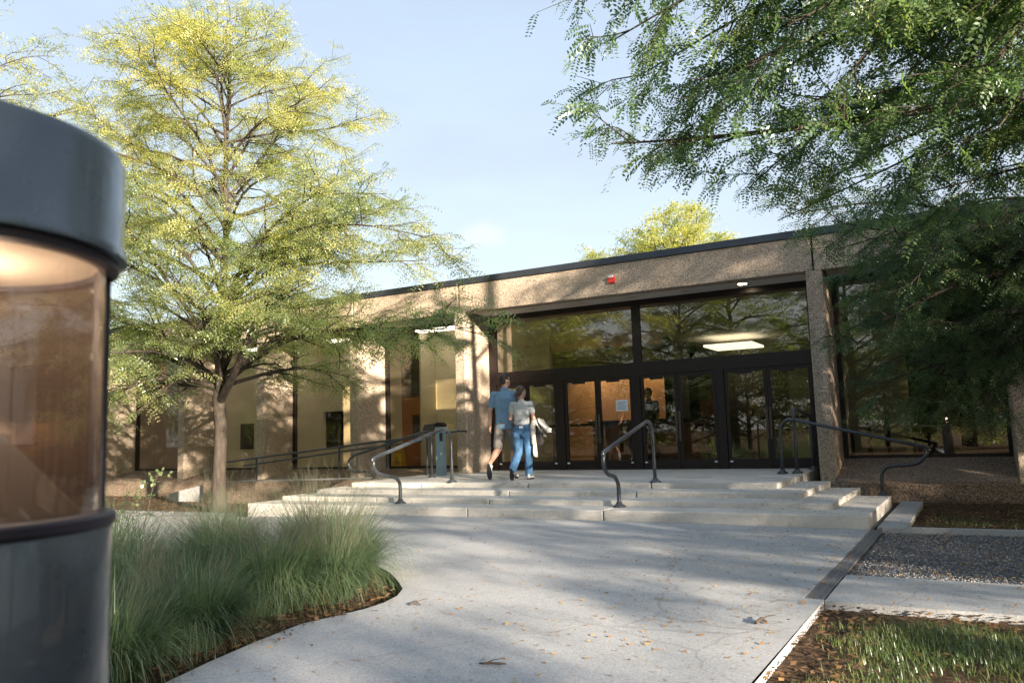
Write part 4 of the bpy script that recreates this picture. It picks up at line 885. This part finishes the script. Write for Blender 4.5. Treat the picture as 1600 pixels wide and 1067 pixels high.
def loft(bm, rings, n=16):          # rings: (centre, half width x, half depth y) stacked; closed ends
    vs = []
    for c, a, b in rings: vs.append([bm.verts.new((c[0]+a*math.cos(2*math.pi*j/n), c[1]+b*math.sin(2*math.pi*j/n), c[2])) for j in range(n)])
    for A, B_ in zip(vs[:-1], vs[1:]):
        for j in range(n): bm.faces.new((A[j], A[(j+1) % n], B_[(j+1) % n], B_[j]))
    bm.faces.new(vs[0][::-1]); bm.faces.new(vs[-1])
def limb(bm, pts, rad, n=12):
    t = MB(); t.tube(pts, rad, n); b = [bm.verts.new(v) for v in t.v]
    for f in t.f: bm.faces.new([b[i] for i in f])
    for p, r in zip(pts, rad): ell(bm, p, (r, r, r), seg=10)
def remesh(name, bm, mat, parent, vox, sm=2):
    me = bpy.data.meshes.new(name); bmesh.ops.recalc_face_normals(bm, faces=bm.faces[:]); bm.to_mesh(me); bm.free(); me.materials.append(mat)
    o = link(name, me, [], parent); r = o.modifiers.new('r', 'REMESH'); r.mode = 'VOXEL'; r.voxel_size = vox; r.use_smooth_shade = True
    s = o.modifiers.new('s', 'SMOOTH'); s.iterations = sm; s.factor = .5; return o
def hand(bm, w, d, side, s=1.0):    # w wrist, d direction of the hand; a palm, four fingers and a thumb
    d = Vector(d).normalized(); f = Vector((0, 1, 0)); n = Vector((side, 0, 0)); p = Vector(w)+d*.05*s
    limb(bm, [Vector(w), p], [.024*s, .03*s], 8)
    for i in (-1.5, -.5, .5, 1.5):
        b = p+f*i*.016*s+d*.015*s; L = (.075, .085, .08, .062)[int(i+1.5)]*s
        limb(bm, [b, b+d*L*.5-n*.006, b+d*L-n*.022*s], [.0095*s, .0088*s, .0075*s], 6)
    b = p+f*.03*s-d*.03*s; limb(bm, [b, b+(f*.6+d)*.028*s, b+(f*.45+d*1.2)*.05*s], [.011*s, .010*s, .008*s], 6)
def shoe(par, ank, toe, up, mats, s=1.0):  # ank: heel centre, toe: toe centre, up: instep direction
    h, t = Vector(ank), Vector(toe); f = (t-h).normalized(); u = (Vector(up)-f*Vector(up).dot(f)).normalized(); r = f.cross(u)
    rot = Matrix((r, f, u)).transposed(); bm = bmesh.new()
    def P(a, b, c): return h+r*a+f*b+u*c
    ell(bm, P(0, .03, .045), (.036*s, .05*s, .05*s), rot); ell(bm, P(0, .09, .04), (.038*s, .07*s, .038*s), rot); ell(bm, P(0, .17, .028), (.045*s, .075*s, .028*s), rot); ell(bm, P(0, .03, .085), (.036*s, .042*s, .03*s), rot)
    remesh('shoe', bm, mats[0], par, .008)
    m = MB(); n = 20; out = []
    for k in range(n):
        a = 2*math.pi*k/n; w = .042+.008*math.sin(a)-(.006 if math.sin(a) < -.2 else 0); out.append((w*math.cos(a)*s, .105+.135*math.sin(a)))
    b = len(m.v)
    for c in (-.012, .014):
        for a_, b_ in out: m.v.append(tuple(P(a_, b_, c)))
    m.f.append(tuple(range(n))[::-1]); m.f.append(tuple(range(n, 2*n))); m.m += [0, 0]
    for k in range(n): m.f.append((k, (k+1) % n, n+(k+1) % n, n+k)); m.m.append(0)
    m.build('sole', mats[1], par)
def person(loc, rz, s, female, pose, label, cl, group=None, vox=.009):
    t = empty('person', loc, rz, label=label, cat='person', group=group); t.scale = (s, s, s)
    J = pose; fw = -.03 if female else 0
    sh = .175 if female else .205; hip = .095
    bm = bmesh.new()
    # one continuous body: legs, pelvis, torso, neck, head, arms and hands
    loft(bm, [((0, 0, .86), .15, .10), ((0, 0, .95), .165, .11), ((0, 0, 1.06), .135 if female else .15, .095), ((0, .005, 1.2), .145 if female else .165, .105), ((0, .0, 1.36), .165 if female else .19, .11), ((0, 0, 1.46), .12, .08), ((0, 0, 1.50), .06, .055)])
    for sd in (-1, 1):
        k = 'L' if sd < 0 else 'R'; h, kn, an = Vector((sd*hip, 0, .92)), Vector(J['knee'+k]), Vector(J['ank'+k])
        limb(bm, [h, h.lerp(kn, .5), kn, kn.lerp(an, .3), kn.lerp(an, .65), an], [.092, .078, .056, .06, .045, .036])
        S, E_b, Wr = Vector((sd*sh, 0, 1.43)), Vector(J['elb'+k]), Vector(J['wri'+k])
        limb(bm, [Vector((sd*(sh-.06), 0, 1.43)), S, S.lerp(E_b, .5), E_b, E_b.lerp(Wr, .35), Wr], [.055, .056, .045, .038, .038, .026])
        hand(bm, Wr, (Wr-E_b).normalized() if not J.get('hd'+k) else J['hd'+k], sd)
    limb(bm, [(0, 0, 1.46), (0, .005, 1.52), (0, .012, 1.60)], [.062, .052, .054])
    ht = Matrix.Rotation(J.get('turn', 0), 3, 'Z'); hc = Vector((0, .02, 1.685))
    ell(bm, hc, (.076, .095, .112), ht, 16); ell(bm, hc+ht@Vector((0, .045, -.06)), (.052, .05, .055), ht)
    ell(bm, hc+ht@Vector((0, .10, -.012)), (.013, .02, .026), ht, 8)      # nose
    ell(bm, hc+ht@Vector((0, .088, -.055)), (.024, .012, .009), ht, 8)    # lips
    for sd in (-1, 1): ell(bm, hc+ht@Vector((sd*.078, -.005, -.012)), (.010, .02, .032), ht, 8)
    remesh('body', bm, SKIN, t, vox, 1)
    # eyes
    m = bmesh.new()
    for sd in (-1, 1): ell(m, hc+ht@Vector((sd*.032, .083, .008)), (.011, .010, .008), ht, 8)
    me = bpy.data.meshes.new('eyes'); m.to_mesh(me); m.free(); link('eyes', me, simple('eye', (.05,.04,.035), .2), t)
    # hair
    bm = bmesh.new(); ell(bm, hc+ht@Vector((0, -.014, .022)), (.084, .098, .104), ht, 16)
    if female:
        ell(bm, hc+ht@Vector((0, -.05, -.01)), (.072, .065, .085), ht, 14)
        if cl.get('tail'): limb(bm, [hc+ht@Vector((0, -.095, .0)), hc+ht@Vector((.0, -.125, -.05)), hc+ht@Vector((0, -.12, -.13)), hc+ht@Vector((0, -.10, -.21))], [.03, .036, .028, .010])
    else: ell(bm, hc+ht@Vector((0, -.035, -.02)), (.074, .065, .07), ht, 14)
    me = bpy.data.meshes.new('hair'); geo = bm.verts[:]
    fr = [v for v in geo if (ht.inverted()@(v.co-hc)).y > .055 and (ht.inverted()@(v.co-hc)).z < .045]
    bmesh.ops.delete(bm, geom=fr, context='VERTS'); bm.to_mesh(me); bm.free()
    ho = link('hair', me, cl['hair'], t); so_ = ho.modifiers.new('s', 'SOLIDIFY'); so_.thickness = .012
    for p in me.polygons: p.use_smooth = True
    if cl.get('glasses'):
        m = MB()
        for sd in (-1, 1):
            m.tube([hc+ht@Vector((sd*.035, .105, .01)), hc+ht@Vector((sd*.07, .085, .012)), hc+ht@Vector((sd*.086, .0, .01)), hc+ht@Vector((sd*.086, -.02, .0))], [.018, .012, .004, .003], 6)
        m.build('sunglasses', BLK, t)
    # top
    bm = bmesh.new(); tz = cl['hem']; w = .012
    loft(bm, [((0, 0, tz), cl['hw'], cl['hw']*.70), ((0, 0, (tz+1.06)/2), cl['hw']-.004, .120), ((0, 0, 1.08), .150 if female else .178, .115), ((0, .003, 1.22), .158 if female else .188, .124), ((0, .0, 1.36), .180 if female else .212, .128), ((0, 0, 1.45), .150 if female else .17, .098), ((0, 0, 1.505), .078, .066), ((0, 0, 1.52 if female else 1.54), .064, .062)], 20)
    for sd in (-1, 1):
        k = 'L' if sd < 0 else 'R'; S, E_b = Vector((sd*sh, 0, 1.43)), Vector(J['elb'+k]); c = cl['sleeve']
        limb(bm, [Vector((sd*(sh-.07), 0, 1.43)), S, S.lerp(E_b, c*.55), S.lerp(E_b, c)], [.066, .073, .068, .064])
    remesh('shirt', bm, cl['top'], t, .012, 2)
    # trousers or shorts
    bm = bmesh.new()
    loft(bm, [((0, 0, .84), .165, .115), ((0, 0, .94), .176, .125), ((0, 0, cl['waist']), .150 if female else .165, .108)], 20)
    for sd in (-1, 1):
        k = 'L' if sd < 0 else 'R'; h, kn, an = Vector((sd*hip, 0, .90)), Vector(J['knee'+k]), Vector(J['ank'+k])
        if cl['legs'] == 'shorts': limb(bm, [h, h.lerp(kn, .45), h.lerp(kn, .88)], [.100, .100, .092])
        else: limb(bm, [h, h.lerp(kn, .5), kn, kn.lerp(an, .5), kn.lerp(an, .97)], [.100, .092, .080, .080, .074])
    remesh('shorts' if cl['legs'] == 'shorts' else 'trousers', bm, cl['leg'], t, .012, 2)
    for k, toe, up_ in (('L', J['toeL'], J['upL']), ('R', J['toeR'], J['upR'])): shoe(t, J['heel'+k], toe, up_, cl['shoe'])
    return t
HAIRM = simple('dark_hair', (.018, .013, .011), .45, var=.4, scale=60, bump=.5); HAIRW = simple('brown_hair', (.075, .048, .034), .45, var=.4, scale=60, bump=.5)
SHOEW = simple('pale_trainer', (.42, .46, .47), .6, var=.4, scale=40); SOLED = simple('dark_sole', (.012, .014, .022), .6)
mp_ = dict(kneeL=(-.11, -.10, .50), ankL=(-.12, -.45, .28), kneeR=(.10, .14, .50), ankR=(.09, .06, .10), heelL=(-.12, -.50, .245), toeL=(-.12, -.46, .02), upL=(0, 1, 0), heelR=(.09, .0, .014), toeR=(.10, .22, .014), upR=(0, 0, 1),
           elbL=(-.27, -.03, 1.16), wriL=(-.29, .0, .92), elbR=(.26, -.02, 1.17), wriR=(.27, .10, .95), turn=math.radians(-38))
man = person((-7.02, 12.10, .342), math.radians(8), 1.0, False, mp_, 'man in blue short sleeved shirt and grey shorts walking up to the doors',
             dict(hair=HAIRM, glasses=True, hem=.84, hw=.186, sleeve=.62, top=cloth('blue_shirt', (.17, .30, .46)), waist=.97, legs='shorts', leg=cloth('grey_shorts', (.24, .225, .21)), shoe=(SHOEW, SOLED)))
# collar and back pleat of the shirt
mb_ = MB(); mb_.lathe([(.068, 1.49), (.079, 1.525), (.069, 1.555), (.062, 1.54)], n=24); mb_.build('collar', bpy.data.materials['blue_shirt'], man, smooth=True)
wp = dict(kneeL=(-.08, -.03, .50), ankL=(-.13, -.30, .20), kneeR=(.09, .10, .50), ankR=(.10, .03, .10), heelL=(-.14, -.36, .20), toeL=(-.14, -.30, .02), upL=(0, 1, 0), heelR=(.10, -.03, .014), toeR=(.14, .18, .014), upR=(0, 0, 1),
          elbL=(-.23, .0, 1.17), wriL=(-.17, .22, 1.10), hdL=(.5, .8, 0), elbR=(.25, -.04, 1.16), wriR=(.24, .20, 1.08), hdR=(-.2, .9, -.2), turn=math.radians(-40))
wom = person((-6.60, 11.92, .342), math.radians(14), .865, True, wp, 'woman with ponytail in grey T-shirt and blue jeans walking beside the man',
             dict(hair=HAIRW, tail=True, hem=1.03, hw=.158, sleeve=.5, top=cloth('grey_tshirt', (.40, .44, .46), .08), waist=1.06, legs='long', leg=cloth('blue_denim', (.07, .17, .33), .3, 8), shoe=(SHOEW, SOLED)))
m = MB().box(-.02, .055, -.137, -.131, .975, 1.015, bev=.003); m.build('jeans_label', simple('white_patch', (.75, .75, .72), .7), wom)
m = MB(); m.lathe([(.152, 1.035), (.158, 1.045), (.152, 1.055)], n=28); bo = m.build('belt', BLK, wom, smooth=True); bo.scale = (1, .74, 1)
for sx in (-.085, .085):
    m = MB(); m.prism([(sx-.05, .90), (sx+.05, .90), (sx+.05, .82), (sx, .80), (sx-.05, .82)], 'y', -.135, -.128); m.build('back_pocket', bpy.data.materials['blue_denim'], wom)
# jacket draped over her forearm, bag beneath it
WHT = cloth('off_white_cloth', (.62, .60, .56), .06)
def w2(v): return wom.matrix_basis @ Vector(v)
wc = Vector((-6.60, 11.92, .342)); Rw = Matrix.Rotation(math.radians(14), 3, 'Z')
def wl(x, y, z): return wc + Rw @ (Vector((x, y, z))*.865)
jk = empty('white_jacket', wl(.26, .12, 1.0), label='off white jacket hanging over the woman\'s right forearm', cat='jacket'); jo = Vector(jk.location)
def draped(name, top, drop, width, seed, lean=0.0):
    R_ = random.Random(seed); m = MB(); nu, nv = 12, 9; top = [Vector(p) for p in top]
    for j in range(nv+1):
        for i in range(nu+1):
            u = i/nu; v = j/nv; p = top[0].lerp(top[1], u)
            off = math.sin(u*9+seed)*.022*v + math.sin(u*17+2*seed)*.012*v
            m.v.append(tuple(p+Vector((off*.7+lean*v*v, off, -drop*v*(1-.18*math.sin(u*5+seed))))-jo))
    for j in range(nv):
        for i in range(nu): a = j*(nu+1)+i; m.f.append((a, a+1, a+nu+2, a+nu+1)); m.m.append(0)
    o = m.build(name, WHT, jk, smooth=True); s = o.modifiers.new('s', 'SOLIDIFY'); s.thickness = .014; o.modifiers.new('b', 'SUBSURF').levels = 1; return o
draped('jacket_body', [wl(.24, .0, 1.16), wl(.30, .27, 1.15)], .27, 0, 1, .11)
draped('jacket_body', [wl(.30, .04, 1.17), wl(.38, .25, 1.13)], .21, 0, 3, .17)
draped('jacket_body', [wl(.20, -.03, 1.15), wl(.24, .07, 1.14)], .54, 0, 2, .02)
m = MB(); m.tube([wl(.24, .02, 1.14)-jo, wl(.22, -.03, 1.0)-jo, wl(.225, -.04, .82)-jo, wl(.23, -.03, .66)-jo], [.04, .045, .042, .035], 10); m.build('jacket_sleeve', WHT, jk, smooth=True)
bg_ = empty('dark_bag', wl(.31, .08, .74), label='small black bag held under the white jacket', cat='bag')
m = MB(); m.prism([(-.07, -.03), (-.05, -.09), (.05, -.09), (.075, -.03), (.06, .13), (-.05, .13)], 'y', -.04, .05); bo = m.build('bag_body', BLK, bg_); bv = bo.modifiers.new('b', 'BEVEL'); bv.width = .015; bv.segments = 2
m = MB(); m.tube([(-.04, 0, .12), (-.03, 0, .24), (.03, 0, .24), (.05, 0, .12)], .008, 6); m.build('bag_strap', BLK, bg_)
# people inside, dim behind the doors
stp = dict(kneeL=(-.10, .02, .50), ankL=(-.10, 0, .10), kneeR=(.10, .02, .50), ankR=(.10, 0, .10), heelL=(-.10, -.05, .014), toeL=(-.11, .2, .014), upL=(0, 0, 1), heelR=(.10, -.05, .014), toeR=(.12, .2, .014), upR=(0, 0, 1),
           elbL=(-.25, .0, 1.16), wriL=(-.24, .10, .92), elbR=(.25, .0, 1.16), wriR=(.22, .14, .94), turn=0)
for (x, y, rz_, top, leg, lb_, h) in ((-6.2, 17.0, 160, (.03, .04, .09), (.03, .03, .04), 'dark haired person in navy standing at the desk behind the doors', HAIRM), (-5.1, 18.0, 200, (.42, .20, .16), (.10, .09, .10), 'person in a pinkish top standing inside the fifth and sixth doors', HAIRW), (-3.95, 17.6, 190, (.45, .38, .26), (.42, .36, .26), 'person in beige clothes standing inside the right hand doors', HAIRM)):
    person((x, y, .345), math.radians(rz_), .93, x != -6.2, stp, lb_, dict(hair=h, hem=.90, hw=.175, sleeve=.6, top=cloth('indoor_top', top), waist=1.0, legs='long', leg=cloth('indoor_trousers', leg), shoe=(SHOEW, SOLED)), vox=.012)
print('leaves', n1, n3_, 'tris approx', sum(len(m.polygons)*2 for m in bpy.data.meshes))
